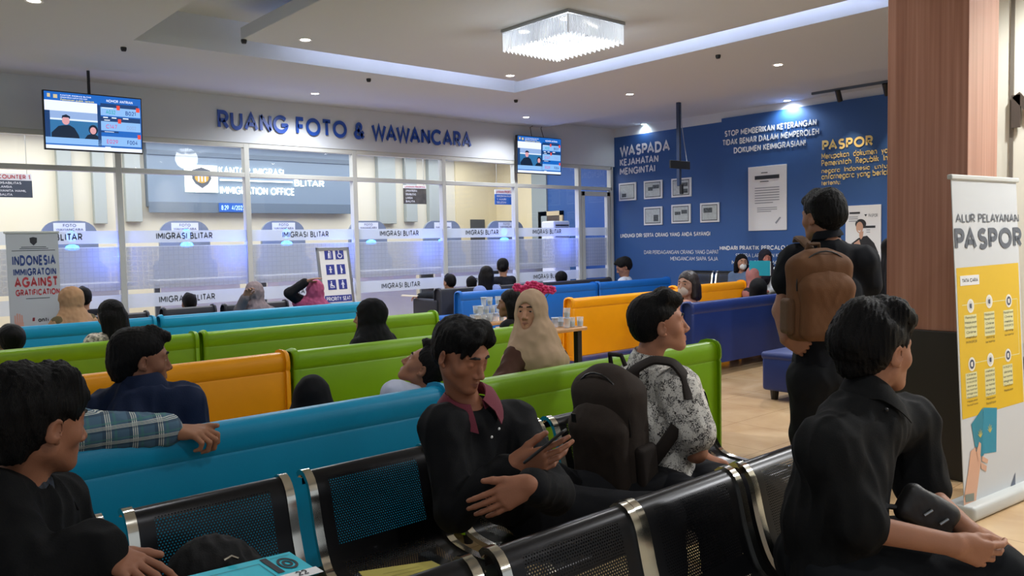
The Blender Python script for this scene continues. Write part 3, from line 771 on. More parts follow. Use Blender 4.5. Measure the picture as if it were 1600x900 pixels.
# counters with arched booth panels, blue lit emblems
ARCH = mat('booth_grey', '#77818c', .5); CTR = mat('counter_white', '#c8cacb', .5)
BLUELED = mat('blue_led', '#2d6bff', .3, emit='#2f7bff', estr=9.)
YA = 12.6
booths = [(62, 152, 'leftmost, behind the roll-up banner'), (248, 327, 'second from the left'), (408, 476, 'third, under the office sign'), (545, 604, 'fourth from the left'), (662, 720, 'fifth from the left, behind a mullion'), (762, 818, 'sixth, at the right end')]
blue_px = [(113, 374, 388), (292, 372, 383), (448, 371, 381), (580, 0, 379), (692, 0, 377), (788, 375, 375)]
for k, (p0, p1, w) in enumerate(booths):
    A, B_ = ony(p0, 345, YA), ony(p1, 345, YA); zt = A[2]; x0, x1 = A[0], B_[0]; r = .22
    t = empty('service_booth', ((x0+x1)/2, YA, 0), 'grey arched booth with blue lamp behind the glass, '+w, 'booth', 'service booths behind the glass')
    pr = [(x0-.1, .0), (x1+.1, .0), (x1+.1, 1.2), (x1, 1.3)]+[(x1-r+r*math.cos(q), zt-r+r*math.sin(q)) for q in np.linspace(0, 1.57, 7)]+[(x0+r-r*math.sin(q), zt-r+r*math.cos(q)) for q in np.linspace(0, 1.57, 7)]+[(x0, 1.3), (x0-.1, 1.2)]
    MB().prism(pr, 1, YA, YA+.05).build('arch_panel', ARCH, t, world=True)
    c = (x0+x1)/2
    MB().box((c-.20, YA-.012, zt-.16), (c+.20, YA, zt-.03)).build('name_plate', PAPER, t, world=True)
    mm = []
    for s_, zz, hh in (('FOTO', zt-.085, .04), ('WAWANCARA', zt-.14, .035)):
        me = text_mesh(s_, .05, .01, 0, 'CENTER', height=hh); me.transform(frame((c, YA-.016, zz), (1, 0, 0), (0, 0, 1))); mm.append((me, None, 0))
    obj('plate_lettering', join_meshes(mm), INK, t, world=True)
    MB().box((x0-.25, YA-.75, .95), (x1+.25, YA-.02, 1.0), .01).box((x0-.2, YA-.6, 0), (x1+.2, YA-.55, .95)).build('counter', CTR, t, world=True)
    bp = blue_px[k]; q = ony(bp[0], bp[2], YA-.4)
    zl = max(1.02, q[2])
    MB().lathe([(.02, zl-.03), (.085, zl-.02), (.09, zl), (.075, zl+.03), (.03, zl+.05)], (q[0], q[1], 0), 16).build('blue_lamp', BLUELED, t, world=True)
    if bp[1]:
        MB().lathe([(.0, -.01), (.075, -.008), (.075, .008), (.0, .01)], n=20).build('emblem', BLUELED, t, world=True, xf=Matrix.Translation((q[0], q[1], q[2]+.16)) @ Matrix.Rotation(math.pi/2, 4, 'X'))
    L = bpy.data.lights.new('booth_lamp', 'POINT'); L.energy = 12; L.color = (.08, .17, 1.); L.shadow_soft_size = .08
    lo = bpy.data.objects.new('booth_lamp', L); lo.location = (q[0], D+.22, q[2]-.10); COL.objects.link(lo)
# hanging notices behind the glass
def notice(px, x2, ytop, yb, yh, lines, head, hcol, bcol, label, Y=12.0):
    A, B_ = ony(px, ytop, Y), ony(x2, yb, Y); t = empty('hanging_notice', ((A[0]+B_[0])/2, Y, 0), label, 'notice'); zm = ony(px, yh, Y)[2]
    MB().box((A[0], Y-.01, zm), (B_[0], Y+.01, A[2])).build('heading_panel', PAPER, t, world=True)
    MB().box((A[0], Y-.01, B_[2]), (B_[0], Y+.01, zm)).build('body_panel', bcol, t, world=True)
    MB().tube([(A[0]+.05, Y, A[2]), (A[0]+.05, Y, 3.25)], .004, 5).tube([(B_[0]-.05, Y, A[2]), (B_[0]-.05, Y, 3.25)], .004, 5).build('hanging_wire', STEEL, t, world=True)
    W = B_[0]-A[0]
    me = text_mesh(head, .1, .02, 0, 'LEFT', W*.9, height=(A[2]-zm)*.62); me.transform(frame((A[0]+W*.05, Y-.014, zm+(A[2]-zm)*.2), (1, 0, 0), (0, 0, 1))); obj('heading_lettering', me, hcol, t, world=True)
    n = len(lines); hh = (zm-B_[2])/(n+.4); it = []
    for i, (s_, f) in enumerate(lines):
        me = text_mesh(s_, .1, .015, 0, 'LEFT', W*f, height=hh*.62); me.transform(frame((A[0]+W*.08, Y-.014, zm-hh*(i+1)), (1, 0, 0), (0, 0, 1))); it.append((me, None, 0))
    obj('body_lettering', join_meshes(it), LETW, t, world=True); return t
RED = mat('letter_red', '#b5404a', .6); DK = mat('notice_dark', '#3b4350', .6)
notice(-8, 51, 270, 309, 281, [('DISABILITAS', .62), ('LANSIA', .36), ('WANITA HAMIL', .74), ('BALITA', .36)], 'COUNTER 1', RED, DK, 'hanging notice reading counter 1 with white list, left of the larger screen')
n2 = notice(630, 666, 289, 319, 294, [('LAYANAN PRIORITAS', .5), ('DISABILITAS', .45), ('LANSIA', .3), ('BALITA', .4)], 'LAYANAN PRIORITAS', RED, mat('notice_photo', '#4a463f', .6, var=.4, vscale=9), 'dark hanging notice with red heading behind the glass, left of two', 12.4)
notice(773, 802, 296, 320, 303, [('PERCEPATAN PASPOR', .9), ('1 HARI', .5), ('SELESAI', .5)], 'LAYANAN PRIORITAS', RED, mat('notice_blue', '#2563b4', .6), 'blue hanging notice with red heading behind the glass, near the small screen', 12.0)
# service room's right side: doorway, air conditioner, blue reveal
A = ony(735, 343, YB-.04); B_ = ony(757, 345, YB-.04)
struct(MB().box((A[0], YB-.05, 0), (B_[0], YB-.03, A[2])).build('door_2', mat('dark_doorway', '#4a4d52', .6)))
struct(MB().box((XI, D+.1, 0), (XI+.2, 12.75, 3.6)).build('wall_service_blue', BLUE))
A = onx(840, 330, XI-.05); B_ = onx(878, 330, XI-.05); zt = onx(860, 330, XI-.05)[2]
d2 = empty('timber_door', (XI-.07, (A[1]+B_[1])/2, 0), 'brown door in a pale frame behind the glass, beside the air conditioner', 'door')
MB().box((XI-.04, B_[1], 0), (XI, B_[1]+.09, zt)).box((XI-.04, A[1]-.09, 0), (XI, A[1], zt)).box((XI-.04, B_[1], zt-.09), (XI, A[1], zt)).build('door_frame', mat('pale_wood', '#cbb892', .5), d2, world=True)
MB().box((XI-.025, B_[1]+.09, 0), (XI-.005, A[1]-.09, zt-.09)).build('door_leaf', mat('brown_door', '#51453f', .5), d2, world=True)
ac = empty('air_conditioner', (10.35, 11.2, 0), 'white floor standing air conditioner with black louvres behind the glass', 'air conditioner')
A = ony(865, 345, 11.2); B_ = ony(888, 360, 11.2)
MB().box((A[0], 11.2, 0), (B_[0]+.05, 11.55, A[2]), .03).build('cabinet', mat('ac_white', '#dfe3e4', .4), ac, world=True)
mm = MB()
for k in range(5): mm.box((A[0]+.05, 11.185, A[2]-.10-.05*k), (B_[0], 11.2, A[2]-.075-.05*k))
mm.build('louvre', BLACK, ac, world=True)
struct(MB().box((XI-.04, 12.3, 0), (XI, 12.75, 3.25)).build('wall_pier', mat('grey_pier', '#8f9a9b', .7)))
# header sign letters
hs = MB(); me = text_mesh('RUANG FOTO & WAWANCARA', .3, .022, .012, 'LEFT', 8.22-4.08, height=.245)
me.transform(frame((4.08, D-.075, 2.975), (1, 0, 0), (0, 0, 1))); hs.b.free()
tag(obj('wall_sign', me, BLUE2), 'raised blue capital letters on the white header above the glass wall', 'sign')
# wooden pillar
PX0, PY0 = 5.0, 1.80
def wood(name, c1, c2, c3, rough):
    m = mat(name, c2, rough, spec=.4); t = NT(m); b = t.n['Principled BSDF']; co = t.new('ShaderNodeTexCoord').outputs['Object']
    mp = t.new('ShaderNodeMapping'); mp.inputs['Scale'].default_value = (22, 22, .35); t.link(co, mp.inputs[0])
    n = t.new('ShaderNodeTexNoise', i={'Scale': 1.6, 'Detail': 6., 'Distortion': .3}); t.link(mp.outputs[0], n.inputs['Vector'])
    t.link(t.ramp(n.outputs[0], [(.3, lin(c1)), (.5, lin(c2)), (.7, lin(c3))]), b.inputs['Base Color']); return m
WOOD = wood('red_brown_wood', '#92624e', '#a3725d', '#b3846f', .38)
pl = MB().box((PX0, PY0, .87), (PX0+.46, PY0+.455, 3.9), .004).build('pillar_1', WOOD); struct(pl)
MB().box((PX0-.012, PY0-.012, 0), (PX0+.472, PY0+.467, .87), .004).build('pillar_base', mat('dark_cladding', '#2b2622', .45), pl)
struct(MB().box((6.9, -5, 0), (7.1, 2.72, 3.45)).build('wall_side', CREAM))
A = onx(1581, 200, 6.9); MB().box((6.885, A[1]-.012, 1.0), (6.9, A[1]+.012, 3.41)).build('wall_side_groove', mat('groove_dark', '#6b6459', .6), bpy.data.objects['wall_side'])
A = onx(1583, 207, 6.9); me = text_mesh('M', .3, .02, .02, height=.30); me.transform(frame((6.87, A[1], A[2]), (0, -1, 0), (0, 0, 1)))
tag(obj('wall_letter', me, mat('letter_bronze', '#4a4038', .5)), 'dark raised letter M on the cream wall beside the wooden pillar', 'sign')
rc = empty('reception_counter', (6.3, 1.3, 0), 'cream counter with a steel top edge, behind the yellow roll-up banner', 'counter')
A = at(1590, 560, 4.9)
MB().box((A[0]-.02, A[1]-.6, 0), (A[0]+.6, A[1]+.13, .62)).build('body', CREAM, rc, world=True); MB().box((A[0]-.05, A[1]-.6, .62), (A[0]+.6, A[1]+.16, .70), .01).build('steel_edge', STEEL, rc, world=True)
# ceiling downlights, followed by added fill ones
LENS = mat('downlight_lens', '#ffffff', emit='#fffaf0', estr=30.); LENSB = mat('downlight_lens_cool', '#ffffff', emit='#cffff5', estr=12.)
TRIM = mat('downlight_trim', '#e6e6e6', .4)
dls = [((53, 1), ZS, 'downlight at the far left of the soffit', 28), ((477, 62), ZI, 'downlight in the dropped panel, left of the chandelier', 30), ((492, 146), ZS, 'bright downlight above the blue wall lettering', 34), ((797, 118), ZI, 'bright downlight in the dropped panel below the chandelier', 34), ((984, 147), ZS, 'small downlight in the soffit right of the tray', 26), ((822, 183), ZS, 'small downlight above the small screen', 26), ((1006, 194), ZR, 'greenish downlight close to the blue wall', 18), ((1216, 101), ZS, 'very bright downlight in front of the blue wall', 60), ((1230, 157), ZR, 'bright downlight washing the blue wall', 34)]
XE = 13
fill_dls = [((1.4, 3.6), ZS, 'added fill downlight over the nearest sofas at left'), ((4.6, 3.2), ZI, 'added fill downlight in the dropped panel over the nearest green sofa'), ((8.5, 2.6), ZS, 'added fill downlight before the pillar'), ((1.2, .2), ZS, 'added fill downlight above the viewer at left'), ((4.6, .3), ZI, 'added fill downlight above the aisle beside the benches'), ((1.2, -2.6), ZS, 'added fill downlight behind the viewer at left'), ((4.6, -2.6), ZI, 'added fill downlight behind the viewer in the middle'), ((6.2, -.2), ZI, 'added fill downlight near the cream side wall'), ((6.25, 1.5), ZI, 'added fill downlight in front of the cream wall, right of the pillar')]  # invented fittings, added to brighten the foreground, pillar and cream wall
for (p, z, lab, en) in dls+[(p, z, l, XE if 'cream' not in l else (45 if 'front' in l else 85)) for p, z, l in fill_dls]:
    c = onz(*p, z) if p[0] > 20 else V(p[0], p[1], z); t = empty('ceiling_downlight', c, 'round recessed '+lab, 'ceiling light')
    MB().lathe([(.045, -.001), (.052, -.006), (.068, -.006), (.07, 0)], n=20).build('trim_ring', TRIM, t, sm=40)
    MB().lathe([(.0, -.002), (.045, -.003)], n=20).build('lens', LENSB if 'green' in lab else LENS, t)
    L = bpy.data.lights.new('downlight', 'SPOT'); L.energy = en*(3.4 if z != ZR else .5 if 'green' in lab else 1.3); L.spot_size = 2.75; L.spot_blend = .6; L.shadow_soft_size = .05; L.color = (.97, .98, 1) if z != ZR else (.85, .95, 1.)
    lo = bpy.data.objects.new('downlight', L); lo.location = c+V(0, 0, -.03); COL.objects.link(lo)
# small black sensors on the ceiling
for k, (p, z, lab) in enumerate((((576, 123), ZS, 'beside the bright downlight over the lettering'), ((806, 156), ZS, 'near the corner of the ceiling tray'), ((1122, 86), ZS, 'right of the small soffit downlight'), ((193, 74), ZS, 'left of the tray corner'), ((381, 62), ZI, 'at the corner of the dropped panel'))):
    c = onz(*p, z); tag(MB().lathe([(.0, -.04), (.02, -.038), (.028, -.02), (.028, 0)], n=12).build('ceiling_sensor', BLACK, loc=c, sm=40), 'small black ceiling fitting '+lab, 'sensor')
# track spotlights over the blue wall
tr = empty('track_light', (11.2, 5.2, ZR), 'black track with two spotlights above the blue wall', 'track light')
A = onx(1305, 135, 11.25); MB().box((11.22, 4.3, ZR-.035), (11.26, A[1]+.35, ZR)).build('track', mat('track_grey', '#4d5a6a', .5), tr, world=True)
for px, py in ((1310, 150), (1384, 140)):
    c = onx(px, py, 11.24); MB().tube([(c[0], c[1], ZR-.03), (c[0], c[1], c[2]+.05)], .012, 8).tube([c+V(-.03, 0, .08), c+V(.05, 0, -.07)], .038, 12).build('spot_head', BLACK, tr, world=True, sm=40)
    L = bpy.data.lights.new('track_spot', 'SPOT'); L.energy = 26; L.spot_size = 1.0; L.spot_blend = .8; L.color = (1, .80, .55)
    lo = bpy.data.objects.new('track_spot', L); lo.location = c+V(.06, 0, -.09); lo.rotation_euler = Vector((-.28, 0, .96)).to_track_quat('Z', 'Y').to_euler(); COL.objects.link(lo)
# ---------------------------------------------------------------- lettering and pictures on the blue wall
wr = bpy.data.objects['wall_right']
def xtext(s, p0, p1, hh, mats, bold=.012, depth=.004, X=BX-.032, parent=wr):
    A, B_ = onx(*p0, X), onx(*p1, X); B_[2] = A[2]; return plane_text(s, A, B_, UPV, hh, mats, parent, bold=bold, depth=depth, name='wall_lettering')
X2 = BX-.002
xtext('WASPADA', (969, 245.5), (1047, 238), .20, LETW, .026, X=X2); xtext('KEJAHATAN', (969, 260), (1029, 253), .135, LETW, .022, X=X2); xtext('MENGINTAI', (969, 274), (1024, 269), .135, LETW, .022, X=X2)
xtext('LINDUNGI DIRI SERTA ORANG YANG ANDA SAYANGI', (970, 371.5), (1110, 367), .075, LETW, .020, X=X2)
xtext('DARI PERDAGANGAN ORANG YANG DAPAT', (1007, 397), (1123, 395), .068, LETW, 0, X=X2); xtext('MENGANCAM SIAPA SAJA', (1048, 407), (1122, 407), .068, LETW, 0, X=X2)
xtext('STOP MEMBERIKAN KETERANGAN', (1133, 214), (1276, 196), .098, LETW, .020); xtext('TIDAK BENAR DALAM MEMPEROLEH', (1130, 228), (1280, 211), .098, LETW, .020); xtext('DOKUMEN KEIMIGRASIAN!', (1147, 240), (1259, 227), .098, LETW, .020)
xtext('HINDARI PRAKTIK PERCALOAN', (1125, 391), (1239, 390), .072, LETW, .022); xtext('SEGERA LAPORKAN KEPADA', (1150, 402), (1238, 402), .062, LETW, 0); xtext('MELALUI 0811-3660-0123', (1144, 413), (1238, 413), .068, LETW, .004)
xtext('PASPOR', (1285, 236), (1364, 228), .155, LETG, .026)
for s_, x1, yy in (('Merupakan  dokumen  yang  sah', 1420, 249), ('Pemerintah  Republik  Indonesia', 1424, 260), ('negara  Indonesia  untuk  masuk', 1428, 271), ('antarnegara yang berlaku selama', 1432, 281), ('tertentu.', 1314, 290)):
    A = onx(1284, yy, BX-.032); B_ = onx(x1, yy, BX-.032); xtext(s_, (1284, yy), (x1, yy), .092 if 'p' in s_ or 'y' in s_ else .074, LETG, .010)
FR = mat('frame_black', '#15181d', .4); MAT_W = mat('picture_mount', '#d5d9d9', .6); PIC = mat('news_print', '#b7c0bf', .6, var=.12, vscale=25); PHO = mat('news_photo', '#4d5558', .6, var=.6, vscale=30)
frames = [((968, 287), (995, 312.5), 'first from the left in the upper row'), ((1007, 283), (1036, 310), 'second in the upper row'), ((1050, 279), (1081, 307.5), 'third in the upper row, below the hanging bracket'), ((1007, 324), (1036, 351), 'first in the lower row'), ((1050, 320.5), (1080, 348), 'second in the lower row'), ((1095, 318), (1125, 346.5), 'third in the lower row, furthest right')]
for k, (a, b, w) in enumerate(frames):
    A, B_ = onx(*a, X2), onx(*b, X2); y0, y1 = B_[1], A[1]; z0, z1 = B_[2], A[2]; h_, w_ = .33, y1-y0
    cz = (z0+z1)/2; z0, z1 = cz-.165, cz+.165
    t = empty('framed_clipping', (X2, (y0+y1)/2, 0), 'framed newspaper clipping on the blue wall, '+w, 'picture', 'framed clippings on the blue wall')
    MB().box((X2-.025, y0, z0), (X2, y1, z1), .004).build('frame', mat('frame_white', '#dde1e2', .4), t, world=True)
    MB().box((X2-.027, y0+.035, z0+.03), (X2-.024, y1-.035, z1-.03)).build('inner_border', FR, t, world=True)
    MB().box((X2-.029, y0+.045, z0+.042), (X2-.026, y1-.045, z1-.042)).build('clipping', PIC, t, world=True)
    ph = [[(.2, .45, .2, .4)], [(.25, .5, .45, .65), (.5, .85, .55, .75)], [(.55, .85, .55, .75), (.55, .85, .2, .42)], [(.55, .8, .2, .55)], [(.2, .5, .45, .62), (.55, .85, .5, .7)], [(.2, .65, .5, .75)]][k]
    mm = MB()
    for u0, u1, v0, v1 in ph: mm.box((X2-.031, y1-u1*w_, z0+v0*.33), (X2-.028, y1-u0*w_, z0+v1*.33))
    mm.build('press_photo', PHO, t, world=True)
def lines(mm, X, y1, w, z, us, n, dz, hh=.012):
    for i in range(n): mm.box((X-.002, y1-us[1]*w*(1 if i < n-1 else .8), z-i*dz-hh), (X, y1-us[0]*w, z-i*dz))
X3 = BX-.032
A, B_ = onx(1170, 263, X3), onx(1230, 359, X3); t = empty('notice_poster', (X3, (A[1]+B_[1])/2, 0), 'large white printed notice poster on the blue wall', 'poster')
y1, y0, z1, z0 = A[1], B_[1], onx(1200, 259, X3)[2], onx(1200, 360, X3)[2]; w = y1-y0
MB().box((X3-.02, y0, z0), (X3, y1, z1), .003).build('board', PAPER, t, world=True)
mm = MB(); lines(mm, X3-.021, y1, w, z1-.10, (.35, .65), 1, .04); mm.box((X3-.023, y1-.82*w, z1-.21), (X3-.021, y1-.18*w, z1-.15)); lines(mm, X3-.021, y1, w, z1-.24, (.32, .68), 1, .04)
mm.build('poster_heading', INK, t, world=True); mm = MB()
lines(mm, X3-.021, y1, w, z1-.34, (.18, .82), 7, .04, .014); lines(mm, X3-.021, y1, w, z1-.66, (.24, .76), 3, .03, .012); mm.build('poster_lines', GREYINK, t, world=True)
mm = MB(); mm.prism([(y1-.74*w, z0+.10), (y1-.86*w, z0+.20), (y1-.83*w, z0+.21), (y1-.71*w, z0+.12)], 0, X3-.024, X3-.021); mm.build('poster_pen_drawing', GREYINK, t, world=True)
A, B_ = onx(1322, 322, X3), onx(1377, 440, X3); t = empty('passport_poster', (X3, (A[1]+B_[1])/2, 0), 'white passport poster with photo of a smiling woman in black, beside the pillar', 'poster')
y1, y0, z1, z0 = A[1], B_[1], A[2], B_[2]; w = y1-y0; Y = lambda u: y1-u*w; Z = lambda v: z1-v*(z1-z0)
MB().box((X3-.02, y0, z0), (X3, y1, z1), .003).build('board', PAPER, t, world=True)
mm = MB(); mm.box((X3-.023, Y(.42), Z(.11)), (X3-.021, Y(.12), Z(.085))); mm.box((X3-.023, Y(.85), Z(.30)), (X3-.021, Y(.5), Z(.27)))
mm.prism([(Y(.54), Z(.12)), (Y(.62), Z(.12)), (Y(.58), Z(.15))], 0, X3-.023, X3-.021); mm.build('poster_heading', INK, t, world=True)
me = text_mesh('PASPOR', .1, .02, 0, 'LEFT', .25*w, height=.05); me.transform(frame((X3-.023, Y(.66), Z(.16)), (0, -1, 0), (0, 0, 1))); obj('poster_lettering', me, GREYINK, t, world=True)
mm = MB()
for v in (.145, .17, .20): lines(mm, X3-.021, y1, w, Z(v), (.1, .45), 1, .02, .01)
for v in (.32, .35): lines(mm, X3-.021, y1, w, Z(v), (.6, .88), 1, .02, .01)
mm.build('poster_lines', GREYINK, t, world=True)
def flat(poly, d, name, m): MB().prism([(Y(u), Z(v)) for u, v in poly], 0, X3-.021-d, X3-.020-d+.0005).build(name, m, t, world=True)
cir = lambda cu, cv, ru, rv, n=18: [(cu+ru*math.cos(q), cv+rv*math.sin(q)) for q in np.linspace(0, 6.283, n+1)[:-1]]
flat([(.30, .95), (.33, .62), (.18, .50), (.38, .43), (.5, .41), (.62, .40), (.82, .50), (.93, .62), (.95, .95)], .001, 'printed_jacket', mat('print_black', '#1b1c20', .6))
flat([(.25, .50), (.40, .45), (.44, .52), (.32, .56)], .002, 'printed_hand', mat('print_skin', '#c39a82', .6)); flat([(.40, .36), (.52, .34), (.50, .42), (.45, .45), (.40, .41)], .002, 'printed_neck', MATS['print_skin'])
flat(cir(.44, .245, .155, .065), .002, 'printed_hair', MATS['print_black']); flat(cir(.41, .29, .10, .075), .003, 'printed_face', MATS['print_skin'])
flat([(.36, .325), (.41, .338), (.45, .322), (.42, .352), (.38, .345)], .004, 'printed_smile', PAPER)
# hanging black bracket (empty screen mount)
t = empty('hanging_screen_mount', onz(1060, 160, ZS), 'black ceiling pole with an empty screen bracket hanging before the blue wall', 'bracket')
c = onz(1060, 160, ZS); X4 = c[0]; q = ony(1057, 258, c[1]); e = ony(1063, 292, c[1])
MB().box((c[0]-.025, c[1]-.025, q[2]-.3), (c[0]+.025, c[1]+.025, ZS), .004).build('pole', mat('pole_blue_black', '#20304e', .5), t, world=True)
MB().box((c[0]-.26, c[1]-.05, q[2]-.055), (c[0]+.20, c[1]-.025, q[2]+.06), .004).build('bracket', BLACK, t, world=True); MB().box((c[0]-.02, c[1]-.06, q[2]-.42), (c[0]+.02, c[1]-.02, q[2]-.28)).build('bracket_arm', BLACK, t, world=True)
MB().tube([c+V(.06, 0, 0), c+V(.07, 0, -.3), c+V(.12, 0, -.55), V(c[0]+.15, c[1]-.04, q[2])], .006, 6).build('cable', mat('cable_grey', '#9aa6b8', .5), t, world=True)
# ---------------------------------------------------------------- screens with the queue display
SCRB = {}
def glow(c, s=1.): 
    k = 'screen_'+c[1:]
    return mat(k, '#05070a', .25, emit=c, estr=s)
def screen(TL, TR, hgt, label, tilt, pole_xy=None, wires=False):
    TL, TR = V(TL), V(TR); x = nrm(TR-TL); W = np.linalg.norm(TR-TL); y = nrm(V(0, 0, 1)-.0*x); n0 = np.cross(x, y)
    y = nrm(V(0, 0, 1)*math.cos(tilt)-n0*math.sin(tilt)*-1); z = np.cross(x, y); Hh = hgt
    t = empty('queue_screen', TL+x*W/2-y*Hh/2, label, 'screen')
    M = frame(TL-y*Hh, x, y)   # local: u 0..W, v 0..H, towards viewer +
    MB().box((0, 0, -.05), (W, Hh, 0), .006, M=M).build('casing', BLACK, t, world=True)
    b = .012; u0, u1, v0, v1 = b, W-b, b+.004, Hh-b
    U = lambda u: u0+(u1-u0)*u; Vv = lambda v: v1-(v1-v0)*v
    disp = MB().quad(*[(U(a), Vv(c), .001) for a, c in ((0, 1), (1, 1), (1, 0), (0, 0))]).build('display', glow('#1660b8'), t, world=True, xf=M)
    def rects(name, rs, m, d=.002):
        for a, b_, c, e in rs: MB().quad(*[(U(p), Vv(r), d) for p, r in ((a, e), (b_, e), (b_, c), (a, c))]).build(name, m, disp, world=True, xf=M)
    def poly(name, pts, m, d=.003):
        mm = MB(); mm.quad(*[(U(p), Vv(r), d) for p, r in pts[::-1]]) if False else mm.prism([(U(p), Vv(r)) for p, r in pts], 2, d-.0005, d); mm.build(name, m, disp, world=True, xf=M)
    def txt(name, its, m, d=.004):
        L_ = []
        for s_, a, b_, v, hh in its:
            me = text_mesh(s_, .1, .015, 0, 'LEFT', (b_-a)*(u1-u0), height=hh*(v1-v0)); me.transform(M @ Matrix.Translation((U(a), Vv(v), d))); L_.append((me, None, 0))
        obj(name, join_meshes(L_), m, disp, world=True)
    LB, DB, WH = glow('#86b4e8'), glow('#153a6c'), glow('#e4ecff')
    rects('pale_panel', [(.565, .99, .20, .35), (.565, .99, .455, .62), (.565, .99, .73, .90), (0, .565, .80, .91)], LB); rects('dark_panel', [(.565, .97, .13, .20), (.565, .99, .37, .455), (.565, .75, .63, .66), (.53, .565, .17, .92), (0, .05, .33, .80)], DB)
    rects('white_panel', [(0, .53, .15, .33), (0, 1, .935, 1)], WH); rects('photo_panel', [(.05, .53, .33, .80)], glow('#8ea9d6')); rects('photo_wall', [(.05, .53, .49, .80)], glow('#2f6d9f'), .0024); rects('photo_lamp', [(.05, .53, .46, .49)], glow('#d8e6ff'), .0026)
    SK, NV = glow('#d49aa0'), glow('#0e2036')
    poly('photo_jacket', [(.06, .80), (.06, .72), (.13, .60), (.18, .58), (.24, .57), (.29, .62), (.33, .74), (.34, .80)], NV); poly('photo_jacket', [(.39, .80), (.42, .73), (.48, .69), (.53, .74), (.53, .80)], NV, .0031)
    poly('photo_face', cir(.205, .495, .038, .075), SK, .0036); poly('photo_hair', [(.165, .47), (.17, .41), (.21, .385), (.25, .42), (.245, .47), (.235, .44), (.18, .44)], NV, .004)
    poly('photo_hair', cir(.482, .63, .048, .09), NV, .0034); poly('photo_face', cir(.48, .645, .032, .065), SK, .0038)
    rects('queue_badge', [(.735, .77, .155, .235), (.945, .985, .17, .25), (.745, .78, .40, .48), (.955, .99, .67, .75)], glow('#e04a3c'), .0035)
    rects('emblem', [(.03, .06, .035, .10), (.09, .13, .045, .11)], glow('#c9b98f'), .003)
    txt('heading_lettering', [('NOMOR ANTRIAN', .63, .91, .105, .05), ('KANTOR IMIGRASI BLITAR', .16, .47, .062, .025), ('KEMENTERIAN HUKUM DAN HAM', .16, .43, .10, .025)], WH); txt('heading_lettering', [('Pelayanan publik terbaik', .16, .50, .14, .028)], glow('#f0e060'))
    txt('queue_number', [('A032', .62, .72, .32, .075)], glow('#15a0a8')); txt('queue_number', [('B021', .83, .94, .32, .075), ('F004', .84, .95, .86, .075)], glow('#123a8a')); txt('queue_number', [('C147', .615, .735, .585, .075), ('E029', .62, .74, .86, .075)], glow('#c05a98')); txt('queue_number', [('D002', .84, .94, .585, .07)], glow('#8aa0d0'))
    rects('caption_bar', [(.58, .70, .205, .218), (.60, .66, .425, .44), (.60, .70, .64, .65), (.59, .64, .375, .395), (.68, .73, .375, .395), (.80, .86, .375, .395), (.60, .66, .92, .935)], WH, .003)
    c = TL+x*W*.47-z*.03; zc = ZS
    if pole_xy is None: MB().tube([c-y*.1-z*.03, V(c[0], c[1]+.03, ZS)], .016, 8).build('ceiling_pole', BLACK, t, world=True)
    else:
        for q in pole_xy: MB().tube([TL+x*W*q[0]-z*.03-y*.02, TL+x*W*q[0]*.9-z*.03+V(0, .0, .15), V(*(TL+x*W*q[1])[:2], ZS)], .006, 6).build('hanging_cable', BLACK, t, world=True)
    return t
YT = 9.75
TL, TR, BL = ony(66, 139.5, YT), ony(221, 152.5, YT), ony(70, 224, YT); TR[2] = TL[2]
screen(TL, TR, .625, 'larger queue screen hanging from the ceiling at left', .05)
YT = 10.3
TL, TR = ony(808, 210.5, YT), ony(877, 215, YT); TR[2] = TL[2]
screen(TL, TR, .64, 'smaller queue screen hanging near the corner beside the blue wall', .03, [(.35, .35), (.62, .55)])
# ---------------------------------------------------------------- crystal chandelier
CRY = mat('crystal', '#e8eef5', .05, emit='#dfeaff', estr=.16, spec=1.)
zc = 3.36; c0 = onz(785, 62, zc); c1 = onz(975, 50, zc)
cx0, cx1, cy0, cy1 = c0[0], c1[0], c1[1], c0[1]
ch = empty('crystal_chandelier', ((cx0+cx1)/2, (cy0+cy1)/2, ZI), 'square crystal chandelier with a round bowl, on the dropped ceiling panel', 'chandelier')
ZB = ZI
MB().box((cx0-.01, cy0-.01, ZB-.03), (cx1+.01, cy1+.01, ZB+.01), .004).build('steel_plate', STEEL, ch, world=True)
def strand(mm, x, y, z0, z1, r=.007):
    mm.lathe([(.001, z1), (r, z1-.01), (r, z0+.008), (.001, z0)], (x, y, 0), 5)
zb = zc-.12
for nm, P0, P1 in (('a', (cx0, cy0), (cx1, cy0)), ('b', (cx1, cy0), (cx1, cy1)), ('c', (cx1, cy1), (cx0, cy1)), ('d', (cx0, cy1), (cx0, cy0))):
    mm = MB(); n = 44
    for k in range(n):
        f = (k+.5)/n; strand(mm, P0[0]+(P1[0]-P0[0])*f, P0[1]+(P1[1]-P0[1])*f, zb+.01*(k % 3), ZB-.03)
    mm.build('crystal_curtain', CRY, ch, world=True)
mm = MB(); xc, yc = (cx0+cx1)/2, (cy0+cy1)/2
for k in range(34):
    a = 2*math.pi*k/34; u = V(math.cos(a), math.sin(a), 0)
    mm.tube([V(xc, yc, ZB-.03)+u*.20, V(xc, yc, ZB-.12)+u*.215, V(xc, yc, ZB-.20)+u*.18, V(xc, yc, ZB-.235)+u*.11], .008, 5)
for k in range(18):
    a = 2*math.pi*k/18; u = V(math.cos(a), math.sin(a), 0); mm.tube([V(xc, yc, ZB-.215)+u*.13, V(xc, yc, ZB-.25)+u*.07], .009, 5)
mm.build('crystal_bowl', CRY, ch, world=True)
for a, b in ((.18, .18), (.82, .18), (.18, .82), (.82, .82)):
    MB().lathe([(.0, ZB-.036), (.05, ZB-.034), (.055, ZB-.03)], (cx0+(cx1-cx0)*a, cy0+(cy1-cy0)*b, 0), 14).build('lamp', LENS, ch, world=True)
